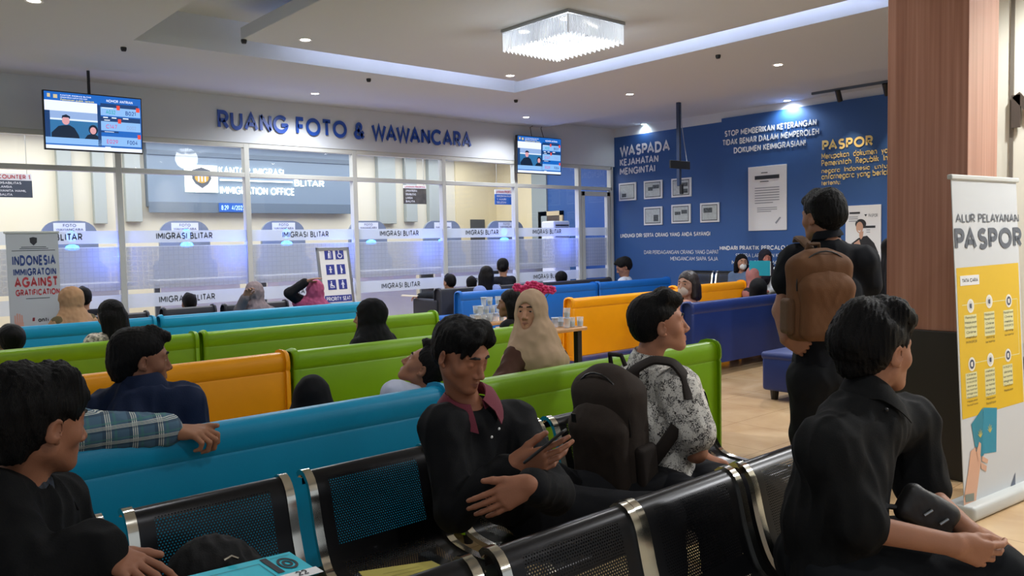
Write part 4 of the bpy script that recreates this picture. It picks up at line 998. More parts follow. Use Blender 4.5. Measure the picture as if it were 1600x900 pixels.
L = bpy.data.lights.new('chandelier_lamp', 'POINT'); L.energy = 22; L.shadow_soft_size = .2; L.color = (.93, .96, 1)
lo = bpy.data.objects.new('chandelier_lamp', L); lo.location = (xc, yc, zb-.12); COL.objects.link(lo)
# ---------------------------------------------------------------- sofas
def leather(name, col):
    return mat(name, col, .40, bump=.04, bscale=160, spec=.32, var=.05, vscale=3)
TEAL, GREEN, YELL, BLUS, NAVY = leather('teal_vinyl', '#0087b0'), leather('lime_vinyl', '#73a000'), leather('amber_vinyl', '#e69800'), leather('blue_vinyl', '#1560b4'), leather('navy_vinyl', '#1f316c')
DKGREY = leather('charcoal_vinyl', '#2e2f36')
BACK = [(.0, .07), (.0, .40), (-.002, .66), (.005, .672), (-.003, .684), (-.006, .70), (-.006, .735), (.002, .768), (.020, .789), (.05, .80), (.10, .80), (.145, .788), (.165, .765), (.172, .73), (.19, .45), (.20, .07)]
def loft(prof, x0, x1, r=.03, steps=5):
    """profile (y, z) along x with rounded ends"""
    b = bmesh.new(); c = V(np.mean([p[0] for p in prof]), np.mean([p[1] for p in prof])); rows = []
    P = V(prof); ext = (P.max(0)-P.min(0))/2
    secs = []
    for k in range(steps+1):
        a = math.pi/2*k/steps; secs.append((r*(1-math.sin(a)), r*(1-math.cos(a))))
    xs = [(x0+d, i) for d, i in secs]+[(x1-d, i) for d, i in secs[::-1]]
    for x, i in xs:
        rows.append([b.verts.new((x, c[0]+(p[0]-c[0])*(1-i/ext[0]*.9), c[1]+(p[1]-c[1])*(1-i/ext[1]))) for p in prof])
    n = len(prof)
    for A, B in zip(rows, rows[1:]):
        for k in range(n): b.faces.new((A[k], A[(k+1) % n], B[(k+1) % n], B[k]))
    b.faces.new(rows[0]); b.faces.new(rows[-1][::-1])
    bmesh.ops.recalc_face_normals(b, faces=b.faces); me = bpy.data.meshes.new('loft'); b.to_mesh(me); b.free(); return smooth(me, 40)
LEGM = mat('sofa_leg', '#17130f', .5)
def sofa(x0, x1, yb, col, label, rz=0, seat=True, prof=BACK, group='coloured sofas in rows'):
    w = x1-x0
    t = empty('sofa', ((x0+x1)/2, yb, 0), label, 'sofa', group, rz)
    obj('backrest', loft(prof, -w/2, w/2, .035), col, t)
    MB().box((-w/2+.004, .18, .08), (w/2-.004, .60, .26), .02).build('base', col, t, sm=40)
    MB().box((-w/2+.002, .17, .26), (w/2-.002, .64, .44), .05, 3).build('seat_cushion', col, t, sm=40)
    for a in (-w/2+.1, w/2-.1):
        for b in (.06, .55): MB().lathe([(.022, 0), (.032, .085)], (a, b, 0), 10).build('leg', LEGM, t, sm=40)
    return t
sofa(.05, 2.22, 3.0, TEAL, 'teal sofa in the nearest row, behind the perforated chairs')
sofa(2.24, 4.36, 3.0, GREEN, 'lime green sofa in the nearest row, beside the man with the dark backpack')
sofa(.1, 2.25, 4.72, YELL, 'amber yellow sofa in the second row, behind the man in the navy jacket')
sofa(2.27, 4.22, 4.72, GREEN, 'lime green sofa in the second row, behind the woman in the beige headscarf')
sofa(.15, 2.28, 6.36, GREEN, 'lime green sofa at the left of the third row')
sofa(2.31, 4.58, 6.36, GREEN, 'lime green sofa of the third row, behind the woman in black headscarf')
sofa(.4, 2.55, 8.24, TEAL, 'teal sofa at the left of the far row before the roll-up banner')
sofa(2.58, 4.95, 8.24, TEAL, 'teal sofa of the far row in front of the woman in pink headscarf')
sofa(6.53, 9.20, 8.58, BLUS, 'bright blue sofa behind the glasses table, left of two')
sofa(9.23, 11.0, 8.58, BLUS, 'bright blue sofa near the blue wall, right of two')
sofa(6.50, 8.60, 6.46, YELL, 'amber yellow sofa standing in front of the blue sofas')
sofa(8.9, 10.6, 6.86, YELL, 'amber yellow sofa near the blue wall')
sofa(6.72, 8.95, 4.98, NAVY, 'navy blue sofa beyond the floor gap, left of the standing man')
def black_sofa(x0, x1, yb, label, arms=True):
    w = x1-x0; t = empty('black_sofa', ((x0+x1)/2, yb, 0), label, 'sofa')
    pr = [(p[0], p[1]) for p in BACK if not .6 < p[1] < .70]
    obj('backrest', loft([(0, .07), (0, .74), (.02, .785), (.06, .80), (.14, .79), (.18, .75), (.2, .07)], -w/2, w/2, .03), DKGREY, t)
    MB().box((-w/2+.14, .19, .1), (w/2-.14, .68, .43), .04, 3).build('seat_cushion', DKGREY, t, sm=40)
    if arms:
        for s in (-1, 1): MB().box((s*(w/2-.08)-.08, .10, .07), (s*(w/2-.08)+.08, .72, .62), .03, 3).build('armrest', DKGREY, t, sm=40)
    for a in (-w/2+.1, w/2-.1):
        for b in (.08, .62): MB().lathe([(.022, 0), (.03, .09)], (a, b, 0), 10).build('leg', LEGM, t)
    return t
black_sofa(6.86, 7.70, 9.50, 'black armchair facing the glass wall, beyond the left end of the blue sofa')
bpy.data.objects['black_sofa'].name = 'black_armchair'
black_sofa(7.95, 10.5, 9.45, 'long black sofa close to the glass wall behind the blue sofas', False)
black_sofa(2.12, 2.72, 9.0, 'black armchair before the roll-up banner, left of the woman in tan headscarf'); black_sofa(2.95, 3.55, 9.3, 'black armchair behind the woman in tan headscarf, near the mullion'); black_sofa(3.62, 4.42, 9.25, 'black armchair beside the person in greyish beige headscarf'); 
for o in [o for o in bpy.data.objects if o.name.startswith('black_sofa') and 'armchair' in o.get('label', '')]: o.name = 'black_armchair'
ot = empty('ottoman', (6.65, 3.65, 0), 'navy blue square ottoman beside the standing man', 'ottoman')
MB().box((6.34, 3.33, .085), (6.96, 3.96, .40), .03, 3).build('body', NAVY, ot, world=True, sm=40); MB().box((6.33, 3.32, .36), (6.97, 3.97, .43), .03, 3).build('cushion', NAVY, ot, world=True, sm=40)
for a in (6.42, 6.88):
    for b in (3.41, 3.88): MB().lathe([(.03, 0), (.04, .09)], (a, b, 0), 10).build('leg', LEGM, ot, world=True)
# ---------------------------------------------------------------- perforated bench chairs
def perf_mat():
    m = bpy.data.materials.new('perforated_black_steel'); m.use_nodes = True; t = NT(m); b = t.n['Principled BSDF']; o = t.n['Material Output']
    b.inputs['Base Color'].default_value = (*lin('#1c1c1f'), 1); b.inputs['Roughness'].default_value = .28; b.inputs['Metallic'].default_value = .55
    uv = t.new('ShaderNodeUVMap'); s = t.new('ShaderNodeSeparateXYZ'); t.link(uv.outputs[0], s.inputs[0]); u, v = s.outputs[0], s.outputs[1]
    pu, pv = .0090, .0078
    row = t.math('FLOOR', t.math('DIVIDE', v, pv)); sh = t.math('MULTIPLY', t.math('MODULO', t.math('ABSOLUTE', row), 2.), .5)
    fu = t.math('SUBTRACT', t.math('FRACT', t.math('ADD', t.math('DIVIDE', u, pu), sh)), .5); fv = t.math('SUBTRACT', t.math('FRACT', t.math('DIVIDE', v, pv)), .5)
    r2 = t.math('ADD', t.math('MULTIPLY', fu, fu), t.math('MULTIPLY', t.math('MULTIPLY', fv, fv), .75))
    hole = t.math('LESS_THAN', r2, .058)
    a1 = t.math('GREATER_THAN', u, .055); a2 = t.math('LESS_THAN', u, .395)
    b1 = t.math('MULTIPLY', t.math('GREATER_THAN', v, .122), t.math('LESS_THAN', v, .345)); b2 = t.math('MULTIPLY', t.math('GREATER_THAN', v, .40), t.math('LESS_THAN', v, .72))
    area = t.math('MULTIPLY', t.math('MULTIPLY', a1, a2), t.math('ADD', b1, b2))
    f = t.math('MULTIPLY', hole, area); tr = t.new('ShaderNodeBsdfTransparent'); x = t.new('ShaderNodeMixShader'); t.link(f, x.inputs[0]); t.link(b.outputs[0], x.inputs[1]); t.link(tr.outputs[0], x.inputs[2]); t.link(x.outputs[0], o.inputs[0]); return m
PERF = perf_mat(); BSTEEL = mat('black_steel', '#141416', .35, metal=.5)
SW = .45
# profile (y, z) of the sheet: rolled top of the back, back, bend, seat, rolled front; y negative is towards the sitter
SHEET = [(.068, .672), (.072, .70), (.055, .722), (.030, .727), (.008, .715), (-.010, .692), (-.020, .665), (-.030, .62), (-.044, .56), (-.064, .50), (-.080, .462), (-.098, .435), (-.128, .415), (-.18, .405), (-.28, .40), (-.40, .408), (-.47, .418), (-.515, .415), (-.545, .395), (-.55, .365)]
def sheet_mesh():
    P = V(SHEET); L = np.concatenate([[0], np.cumsum(np.linalg.norm(np.diff(P, axis=0), axis=1))])
    n = 90; tt = np.linspace(0, L[-1], n); Q = np.stack([np.interp(tt, L, P[:, k]) for k in (0, 1)], 1)
    for _ in range(3): Q[1:-1] = Q[1:-1]*.5+.25*(Q[:-2]+Q[2:])
    b = bmesh.new(); uvl = b.loops.layers.uv.new('UVMap'); xs = np.linspace(0, SW, 7); g = [[b.verts.new((x, *q)) for x in xs] for q in Q]
    for i in range(n-1):
        for j in range(6):
            f = b.faces.new((g[i][j], g[i][j+1], g[i+1][j+1], g[i+1][j]))
            for l, (a, c) in zip(f.loops, ((i, j), (i, j+1), (i+1, j+1), (i+1, j))): l[uvl].uv = (xs[c], tt[a])
    bmesh.ops.recalc_face_normals(b, faces=b.faces)
    me = bpy.data.meshes.new('sheet'); b.to_mesh(me); b.free(); return smooth(me), Q
SHM, SHQ = sheet_mesh(); SHM.materials.append(PERF)
def side_strip(x, s):
    """bright side frame along the sheet, thick and rounded"""
    b = bmesh.new(); prof = [(-.014, -.008), (-.014, .009), (0, .014), (.014, .009), (.014, -.008)]; rows = []
    Q = SHQ[::2]; Q = Q[2:-1]
    for i, q in enumerate(Q):
        t = nrm(Q[min(i+1, len(Q)-1)]-Q[max(i-1, 0)]); nn = V(t[1], -t[0])
        if nn[1] < 0 and i > 20: pass
        rows.append([b.verts.new((x+a, *(q-nn*c))) for a, c in prof])
    for A, B in zip(rows, rows[1:]):
        for k in range(5): b.faces.new((A[k], A[(k+1) % 5], B[(k+1) % 5], B[k]))
    b.faces.new(rows[0]); b.faces.new(rows[-1][::-1]); bmesh.ops.recalc_face_normals(b, faces=b.faces)
    me = bpy.data.meshes.new('strip'); b.to_mesh(me); b.free(); return smooth(me, 50)
STR = [side_strip(-.006, 0), side_strip(SW+.006, 1)]
for m_ in STR: m_.materials.append(CHROME)
def bench(x0, yb, n, label, pitch=.54, rz=0, loc=None):
    t = empty('perforated_bench', (x0, yb, 0) if loc is None else loc, label, 'bench', 'black perforated waiting benches', rz)
    for k in range(n):
        s = bpy.data.objects.new('seat_shell', SHM); s.location = (k*pitch, 0, 0); link(s, t)
        for me in STR:
            o = bpy.data.objects.new('side_frame', me); link(o, s)
        MB().box((.08, -.40, .37), (.12, -.10, .40)).box((SW-.12, -.40, .37), (SW-.08, -.10, .40)).build('seat_bracket', BSTEEL, s)
    w = (n-1)*pitch+SW
    MB().box((-.02, -.29, .31), (w+.02, -.22, .37), .008).build('beam', BSTEEL, t)
    for a in (.25, w-.25):
        MB().box((a-.025, -.275, .05), (a+.025, -.235, .32), .006).tube([(a, -.50, .03), (a, -.40, .05), (a, -.255, .085), (a, -.10, .05), (a, -.02, .03)], [.02, .022, .028, .022, .02], 8).build('leg', CHROME, t, sm=50)
        for b in (-.50, -.02): MB().lathe([(.022, 0), (.022, .02), (.012, .03)], (a, b, 0), 10).build('foot', BLACK, t)
    return t
bench(.10, 2.36, 3, 'perforated bench in front of the teal sofa, with papers on its seats')
bench(1.735, 2.37, 3, 'perforated bench under the man with the phone and the man with the backpack', .535)
bench(.11, 1.425, 3, 'nearest perforated bench seen from behind, in the middle foreground')
bench(1.685, 1.43, 2, 'perforated bench under the man in black shirt at right', .535)
bench(0, 0, 5, 'distant perforated bench along the blue wall, behind the amber sofa', .54, -math.pi/2, (11.5, 8.55, 0)).scale = (1, 1, 1.22)
# ---------------------------------------------------------------- side tables, glasses
TT = mat('table_wood', '#b98a58', .35, var=.12, vscale=5, stretch=(1, 8, 1))
def side_table(x0, x1, y0, y1, label, z=.74):
    t = empty('side_table', ((x0+x1)/2, (y0+y1)/2, 0), label, 'table')
    MB().box((x0, y0, z-.03), (x1, y1, z), .012, 3).build('tabletop', TT, t, world=True, sm=40)
    for a in (x0+.06, x1-.06):
        for b in (y0+.06, y1-.06): MB().box((a-.025, b-.025, 0), (a+.025, b+.025, z-.03), .004).build('leg', BLACK, t, world=True)
    return t
side_table(4.30, 4.80, 4.60, 5.20, 'small wooden table at the end of the second sofa row, behind the beige headscarf')
side_table(4.66, 5.42, 6.02, 6.62, 'small wooden table with the pile of glasses, before the blue sofa', .67)
TG = bpy.data.materials.new('cup_plastic'); TG.use_nodes = True
_t = NT(TG); _b = _t.n['Principled BSDF']; _b.inputs['Base Color'].default_value = (.82, .87, .9, 1); _b.inputs['Roughness'].default_value = .1; _b.inputs['Alpha'].default_value = .30
LIDM = mat('cup_lid', '#cfd9e2', .3)
def cup(c, sc=1.):
    m = MB(); m.lathe([(.0, 0), (.024*sc, .002), (.030*sc, .076*sc), (.032*sc, .078*sc), (.029*sc, .076*sc), (.023*sc, .006)], n=12)
    return m
cm = cup((0, 0, 0)).mesh(40); cm.materials.append(TG)
wm = MB().lathe([(0, .006), (.022, .006), (.026, .045), (0, .046)], n=12).mesh(40); wm.materials.append(mat('cup_water', '#a9bccb', .1))
lm = MB().lathe([(0, .077), (.032, .077), (.032, .081), (0, .081)], n=12).mesh(40); lm.materials.append(LIDM)
def cups(spots, group, labels):
    for k, p in enumerate(spots):
        o = bpy.data.objects.new('water_cup', cm); o.location = p; link(o); tag(o, labels, 'cup', group)
        for nm, me in ((('water', wm),) if k % 3 else (('lid', lm),)):
            q = bpy.data.objects.new(nm, me); link(q, o)
sp = []
for L_, n, z in ((0, 9, .67), (1, 6, .752), (2, 3, .834)):
    for i in range(n): sp.append((4.84+.075*(i % (5-L_))+.04*L_, 6.10+.075*(i//(5-L_)), z))
sp[-1] = (5.10, 6.1, .834)
cups(sp, 'clear cups piled on the far wooden table', 'clear plastic water cup in the pile on the wooden table before the blue sofa')
cups([(4.62+.075*i, 4.66+.02*(i % 2), .74) for i in range(3)]+[(4.58, 4.76, .74), (4.655, 4.77, .74), (4.62, 4.66, .822)], 'clear cups on the near wooden table', 'clear plastic water cup on the small table right of the beige headscarf')
MB_ = MB(); MB_.lathe([(.0, 0), (.22, 0), (.24, .02), (.235, .02), (.215, .006), (0, .006)], n=24)
# ---------------------------------------------------------------- roll-up banners and signs
def rollup(P0, P1, zt, label, face='#cfd3d4', lean=0.):
    P0, P1 = V(P0), V(P1); x = nrm(P1-P0); W = np.linalg.norm(P1-P0); z = nrm(np.cross(x, UPV))
    t = empty('roll_up_banner', (P0+P1)/2, label, 'banner'); M = frame(P0, x, nrm(UPV+z*lean))
    MB().box((0, .07, -.004), (W, zt, 0), M=M).build('panel', mat('banner_'+face[1:], face, .55), t, world=True)
    MB().box((-.015, zt-.01, -.015), (W+.015, zt+.015, .012), .006, M=M).build('top_rail', ALU, t, world=True)
    MB().box((-.02, 0, -.10), (W+.02, .075, .06), .02, 3, M=M).build('base', ALU, t, world=True, sm=40)
    MB().tube([M @ Vector((W/2, .05, -.03)), M @ Vector((W/2, zt, -.02))], .008, 8).build('pole', STEEL, t, world=True)
    return t, M, W
def onban(t, M, name, me, m): me.transform(M); return obj(name, me, m, t, world=True)
def btext(s, x, y, w, hh, d=.002, bold=.02): 
    me = text_mesh(s, .1, bold, 0, 'LEFT', w, height=hh); me.transform(Matrix.Translation((x, y, d))); return me
def brect(rs, d=.001):
    mm = MB()
    for a, b, c, e in rs: mm.quad((a, c, d), (b, c, d), (b, e, d), (a, e, d))
    return mm.mesh()
def bpoly(ps, d):
    mm = MB(); mm.b.faces.new([mm.b.verts.new((a, b, d)) for a, b in ps]); me = mm.mesh()
    return me
Yb = 9.85
A, B_ = ony(8, 364, Yb), ony(90, 363, Yb); zt = (A[2]+B_[2])/2
t, M, W = rollup((A[0], Yb, 0), (B_[0], Yb, 0), zt, 'grey white roll-up banner against gratification, before the glass wall at left', '#b4b9be')
NAVYI, REDI = mat('ink_navy', '#29417c', .6), mat('ink_red', '#b33b42', .6)
zz = lambda py: ony(48, py, Yb)[2]
for s_, py, hh, c, a, b in (('INDONESIA', 415, .115, NAVYI, .10, .93), ('IMMIGRATOIN', 431, .085, NAVYI, .11, .93), ('AGAINST', 449, .115, REDI, .12, .94), ('GRATIFICATION', 462, .072, REDI, .13, .98)):
    onban(t, M, 'banner_lettering', btext(s_, a*W, zz(py), (b-a)*W, hh*.97, bold=.03), c)
onban(t, M, 'banner_small_print', brect([(.28*W, .76*W, zz(386.5), zz(385.5)), (.25*W, .8*W, zz(389), zz(388)), (.1*W, .93*W, zz(392), zz(391)), (.32*W, .78*W, zz(467), zz(466))]), INK)
cx_, cy_ = .52*W, zz(377); onban(t, M, 'banner_crest', bpoly([(cx_+.035*a, cy_+.045*b) for a, b in ((-1, .8), (0, 1), (1, .8), (.9, -.3), (0, -1), (-.9, -.3))], .002), INK)
hx, hz = .16*W, zz(507)
PS = mat('print_hand_skin', '#c99a8c', .6)
mm = MB(); mm.quad((hx-.035, hz-.1, .002), (hx+.045, hz-.1, .002), (hx+.045, hz+.03, .002), (hx-.035, hz+.03, .002))
for i, (dx, l) in enumerate(((-.032, .085), (-.011, .105), (.010, .10), (.030, .085))): mm.quad((hx+dx-.008, hz+.02, .0022), (hx+dx+.010, hz+.02, .0022), (hx+dx+.008, hz+.02+l, .0022), (hx+dx-.006, hz+.02+l, .0022))
obj('banner_printed_hand', mm.mesh(xf=M), PS, t, world=True)
onban(t, M, 'banner_lettering', btext('#', .42*W, zz(503), .05*W, .05), REDI); onban(t, M, 'banner_lettering', btext('anti', .53*W, zz(504), .2*W, .05), INK)
# priority seat sign: leaning steel frame
Ys = 9.9
A, B_, C_ = ony(494, 387, Ys), ony(545, 386, Ys), ony(550, 463, Ys-.0); wS = B_[0]-A[0]
t = empty('priority_seat_sign', ((A[0]+B_[0])/2+.05, Ys-.15, 0), 'steel framed priority seat sign with blue pictograms, before the glass wall', 'sign')
x = nrm(V(1, 0, 0)); y = nrm(V(-.035, .10, 1)); H_ = A[2]/y[2]; P0 = A-y*H_; M = frame(P0, x, y)
zr = lambda py: (ony(520, py, Ys)[2])/y[2]
zl = .64
MB().box((0, zl, -.03), (.035, H_, 0), .004, M=M).box((wS-.035, zl, -.03), (wS, H_, 0), .004, M=M).box((0, H_-.045, -.03), (wS, H_, 0), .004, M=M).box((0, zl, -.03), (wS, zl+.035, 0), .004, M=M).build('frame', STEEL, t, world=True)
MB().box((.03, zl+.03, -.02), (wS-.03, H_-.04, -.008), M=M).build('panel', PAPER, t, world=True)
MB().tube([M @ Vector((wS/2, zl, -.02)), M @ Vector((wS/2+.02, .03, -.05))], .025, 10).box((wS*.1, 0, -.25), (wS*.9, .03, .15), .01, M=M).build('stand', STEEL, t, world=True)
PB = mat('pictogram_blue', '#26348c', .5); PW = mat('pictogram_white', '#dfe3ee', .5)
def fig(k):
    """simple white figures, unit square centred at 0"""
    C = lambda a, b, r: [(a+r*math.cos(q), b+r*math.sin(q)) for q in np.linspace(0, 6.283, 13)[:-1]]
    if k == 0: return [C(.05, .34, .09), [(-.15, -.42), (-.12, .1), (0, .24), (.12, .18), (.1, -.05), (.12, -.42), (.02, -.42), (-.02, -.1), (-.05, -.42)], [(.2, -.42), (.25, -.42), (.27, .3), (.2, .36), (.15, .3), (.21, .28)]]
    if k == 1: return [C(-.12, .36, .08), [(-.17, .26), (-.05, .26), (-.04, .08), (.16, .06), (.16, 0), (.06, 0), (-.06, -.02), (-.16, 0)], [(-.28, .05), (-.2, .02), (-.22, -.15), (-.12, -.3), (.06, -.34), (.2, -.24), (.26, -.1), (.33, -.14), (.24, -.34), (.04, -.44), (-.2, -.38), (-.32, -.2)], [(.14, .03), (.24, -.18), (.34, -.2), (.34, -.14), (.28, -.12), (.2, .06)]]
    if k == 2: return [C(0, .26, .09), [(-.22, .02), (-.06, .15), (.06, .15), (.22, .02), (.18, -.03), (.08, .02), (.1, -.36), (.02, -.36), (0, -.14), (-.02, -.36), (-.1, -.36), (-.08, .02), (-.18, -.03)]]
    if k == 3: return [C(-.04, .36, .085), [(-.12, .24), (.02, .26), (.16, .02), (.2, -.1), (.1, -.16), (.1, -.44), (-.1, -.44), (-.08, -.1)]]
    if k == 4: return [C(-.08, .32, .085), [(-.16, .2), (0, .2), (.02, -.04), (.26, -.1), (.3, -.34), (.22, -.34), (.18, -.18), (-.16, -.16)], [(-.28, .1), (-.22, .1), (-.2, -.28), (.16, -.28), (.16, -.34), (-.26, -.34)]]
    return [C(0, .36, .085), [(-.09, .24), (.09, .24), (.24, -.04), (.18, -.08), (.09, .08), (.1, -.44), (.02, -.44), (0, -.12), (-.02, -.44), (-.1, -.44), (-.09, .08), (-.18, -.08), (-.24, -.04)]]
k = 0
for py in (397, 420.5, 444):
    for cu in (.36, .69):
        s_ = .125; cxs, czs = cu*wS, zr(py)-.005
        MB().box((cxs-s_/2, czs-.068, -.008), (cxs+s_/2, czs+.068, -.005), .004, M=M).build('pictogram_tile', PB, t, world=True)
        for pl_ in fig(k):
            me = bpoly([(cxs+a*.115, czs+b*.125) for a, b in pl_], -.003); me.transform(M); obj('pictogram_figure', me, PW, t, world=True)
        k += 1
MB().box((.05, zl+.045, -.008), (wS-.04, zl+.135, -.005), M=M).build('caption_tile', PB, t, world=True)
me = text_mesh('PRIORITY SEAT', .1, .02, 0, 'LEFT', wS-.13, height=.055); me.transform(M @ Matrix.Translation((.07, zl+.062, -.003))); obj('caption_lettering', me, PW, t, world=True)
# yellow roll-up banner beside the pillar
P0, P1 = onz(1508, 812, .0), None
d0 = (P0-CAM) @ CF
R1 = ray(1590, 775); P1 = onz(1597, 774, .0)
x = nrm(P1-P0); Wb = float(np.linalg.norm(P1-P0)); P0[2] = 0; P1[2] = 0
zt = at(1488, 277, d0)[2]
t, M, W = rollup(P0, P0+x*.70, zt, 'white and yellow passport service roll-up banner beside the wooden pillar', '#c9cdd0', -.05)
Mi = M.inverted()
def bp(px, py):
    """banner-plane coordinates of a point of the photo"""
    n = V(M.col[2][:3]); r = ray(px, py); q = CAM+r*(np.dot(P0-CAM, n)/np.dot(r, n)); q = Mi @ Vector(q); return q.x, q.y
BYEL = mat('banner_yellow', '#dbb41c', .5); BGREY = mat('banner_slate', '#555c68', .5); BCRM = mat('banner_pale', '#d9d6a0', .55)
yt = bp(1540, 418)[1]; yb_ = bp(1500, 652)[1]
tl, tr2, br2, bl = bp(1494, 419), bp(1597, 410), bp(1591, 630), bp(1502, 656)
xr = .685
mm = MB(); mm.b.faces.new([mm.b.verts.new((a, b, .001)) for a, b in ((.012, bl[1]), (xr, br2[1]), (xr, tr2[1]), (.012, tl[1]))]); obj('banner_yellow_panel', mm.mesh(xf=M), BYEL, t, world=True)
def bt(s, p0, p1, hh, m, bold=.02, x0=None, x1=None):
    a, b = bp(*p0), bp(*p1); w_ = b[0]-a[0]; onban(t, M, 'banner_lettering', btext(s, a[0], a[1], w_, hh, .003, bold), m)
hpx = lambda p, q: abs(bp(*p)[1]-bp(*q)[1])
bt('ALUR PELAYANAN', (1493, 348), (1591, 344), hpx((1500, 348), (1500, 334)), BGREY, .010); bt('PASPOR', (1492, 392), (1596, 389), hpx((1500, 392), (1500, 357)), BGREY, .03)
a, b = bp(1500, 447), bp(1529, 429); obj('caption_plate', brect([(a[0], b[0], a[1], b[1])], .002).copy() if False else MB().box((a[0], a[1], .001), (b[0], b[1], .0025), .004, M=M).mesh(), PAPER, t, world=True)
bt('TATA CARA', (1503, 442), (1527, 439), hpx((1510, 441), (1510, 435)), INK, .022)
ic = [((1516, 478), 1), ((1545, 471), 1), ((1575.5, 470), 0), ((1518, 569), 0), ((1547, 562), 1), ((1574.5, 555), 0)]
DKB = mat('banner_icon', '#3b4660', .5)
cols = [((1506, 493), (1527, 536), 6), ((1537, 488), (1555, 535), 7), ((1567, 485), (1584, 524), 6), ((1508, 584), (1528, 632), 9), ((1538, 577), (1556, 630), 8), ((1566, 571), (1583, 610), 6)]
words_ = ['Pemohon', 'Melakukan', 'Pendaftaran', 'Online', 'melalui', 'M-PASPOR', 'datang', 'ke kantor', 'imigrasi']
for k, ((p, lt), (q0, q1, n)) in enumerate(zip(ic, cols)):
    c = bp(*p); r = .036
    mk = lambda rr, d: bpoly([(c[0]+rr*math.cos(a_), c[1]+rr*1.0*math.sin(a_)) for a_ in np.linspace(0, 6.283, 25)[:-1]], d)
    onban(t, M, 'step_disc', mk(r, .002), mat('banner_white', '#e6e4d8', .55)); onban(t, M, 'step_disc', mk(r*.68, .0028), DKB if not lt else mat('banner_cream', '#cfcfc8', .55))
    onban(t, M, 'step_icon', brect([(c[0]-.008, c[0]+.008, c[1]-.012, c[1]+.012), (c[0]-.014, c[0]-.010, c[1]-.008, c[1]+.010)], .0034), mat('banner_white', '') if not lt else DKB)
    a, b = bp(*q0), bp(*q1); onban(t, M, 'step_text_panel', brect([(a[0], b[0], b[1]+(a[1]-b[1])*.25, a[1])], .0015), BCRM)
    w_ = b[0]-a[0]; hh = (a[1]-b[1])/n; L_ = []
    for i in range(n):
        s_ = words_[(i+k) % 9]; f = .55+.04*min(len(s_), 10); L_.append((btext(s_, a[0]+w_*(1-f)/2, a[1]-hh*(i+.8), w_*f, hh*.55, .003, .0), None, 0))
    onban(t, M, 'step_lettering', join_meshes(L_), INK)
a, b, c_ = bp(1503, 478), bp(1545, 472), bp(1588, 470); d_, e_ = bp(1518, 568), bp(1588, 553)
onban(t, M, 'step_line', brect([(a[0], xr-.03, b[1]-.002, b[1]+.002), (d_[0], xr-.03, bp(1547, 562)[1]-.002, bp(1547, 562)[1]+.002), (xr-.032, xr-.028, bp(1547, 562)[1], b[1])], .0012), BCRM)
PT = mat('passport_teal', '#0f7f98', .45); GO = mat('passport_gold', '#c8c06a', .5)
def bpol(name, pts, d, m): onban(t, M, name, bpoly([bp(*p) for p in pts], d), m)
bpol('printed_passport', [(1517, 663), (1535, 637), (1543, 690), (1535, 715), (1524, 705)], .002, PT); bpol('printed_passport', [(1536, 637), (1557, 637), (1556, 706), (1534, 709)], .0026, mat('passport_teal_light', '#1288a6', .45))
for cxp, cyp in ((1531, 675), (1546, 667)):
    for i, (a0, l) in enumerate(((-.9, .030), (-.45, .038), (0, .042), (.45, .038), (.9, .030))):
        o_ = bp(cxp, cyp+8); e1 = (o_[0]+l*math.sin(a0), o_[1]+l*math.cos(a0)); px_ = (.004*math.cos(a0), -.004*math.sin(a0))
        onban(t, M, 'printed_emblem', bpoly([(o_[0]-px_[0], o_[1]-px_[1]), (o_[0]+px_[0], o_[1]+px_[1]), (e1[0]+px_[0]*.4, e1[1]+px_[1]*.4), (e1[0]-px_[0]*.4, e1[1]-px_[1]*.4)], .0034), GO)
PSK = mat('print_arm_skin', '#d3a68c', .6)
bpol('printed_arm', [(1507, 800), (1505, 782), (1512, 738), (1516, 705), (1524, 698), (1531, 702), (1532, 722), (1526, 768), (1521, 815), (1508, 815)], .002, PSK)
bpol('printed_finger', [(1525, 706), (1529, 690), (1532, 693), (1531, 712), (1528, 722)], .0032, PSK); bpol('printed_finger', [(1532, 722), (1541, 728), (1540, 737), (1532, 732)], .0032, PSK); bpol('printed_finger', [(1534, 712), (1543, 718), (1542, 724), (1533, 720)], .0032, PSK)
bpol('printed_bracelet', [(1507, 773), (1521, 770), (1521, 782), (1508, 785)], .0036, mat('print_bracelet', '#7d8378', .5))
bpol('printed_corner', [(1531, 816), (1540, 797), (1562, 785), (1578, 762), (1586, 738), (1586, 788), (1545, 812)], .002, mat('print_slate', '#5d6678', .5))
# papers and bag on the seats
def sheet_on(P, x, y, w, h_, name, label, cat, m, th=.003):
    t = empty(name, P, label, cat); M = frame((0, 0, 0), x, y); return t, M
zs = .425
A = onz(300, 893, zs+.02); B_ = onz(441, 864, zs+.02); C_ = onz(500, 893, zs+.02)
def quadbook(name, label, cat, P, m, th=.006):
    n = nrm(np.cross(P[1]-P[0], P[3]-P[0])); n = n if n[2] > 0 else -n; c = sum(P)/4-n*th; t = empty(name, c, label, cat)
    b = MB(); A = [b.b.verts.new(p) for p in P]; B = [b.b.verts.new(p-n*th) for p in P]
    b.b.faces.new(A); b.b.faces.new(B[::-1])
    for k in range(4): b.b.faces.new((A[k], B[k], B[(k+1) % 4], A[(k+1) % 4]))
    bmesh.ops.recalc_face_normals(b.b, faces=b.b.faces); b.build('sheet', m, t, world=True); return t, P
TF = mat('folder_teal', '#16b3c9', .45)
t, P = quadbook('paper_folder', 'bright teal printed folder on the bench seat', 'folder', (lambda a, b, c: [a, b, c, a+c-b])(ony(268, 906, 2.02), ony(452, 862, 2.12), ony(500, 893, 2.0)), TF)
def lay(P, u, v): return P[0]*(1-u)*(1-v)+P[1]*u*(1-v)+P[2]*u*v+P[3]*(1-u)*v
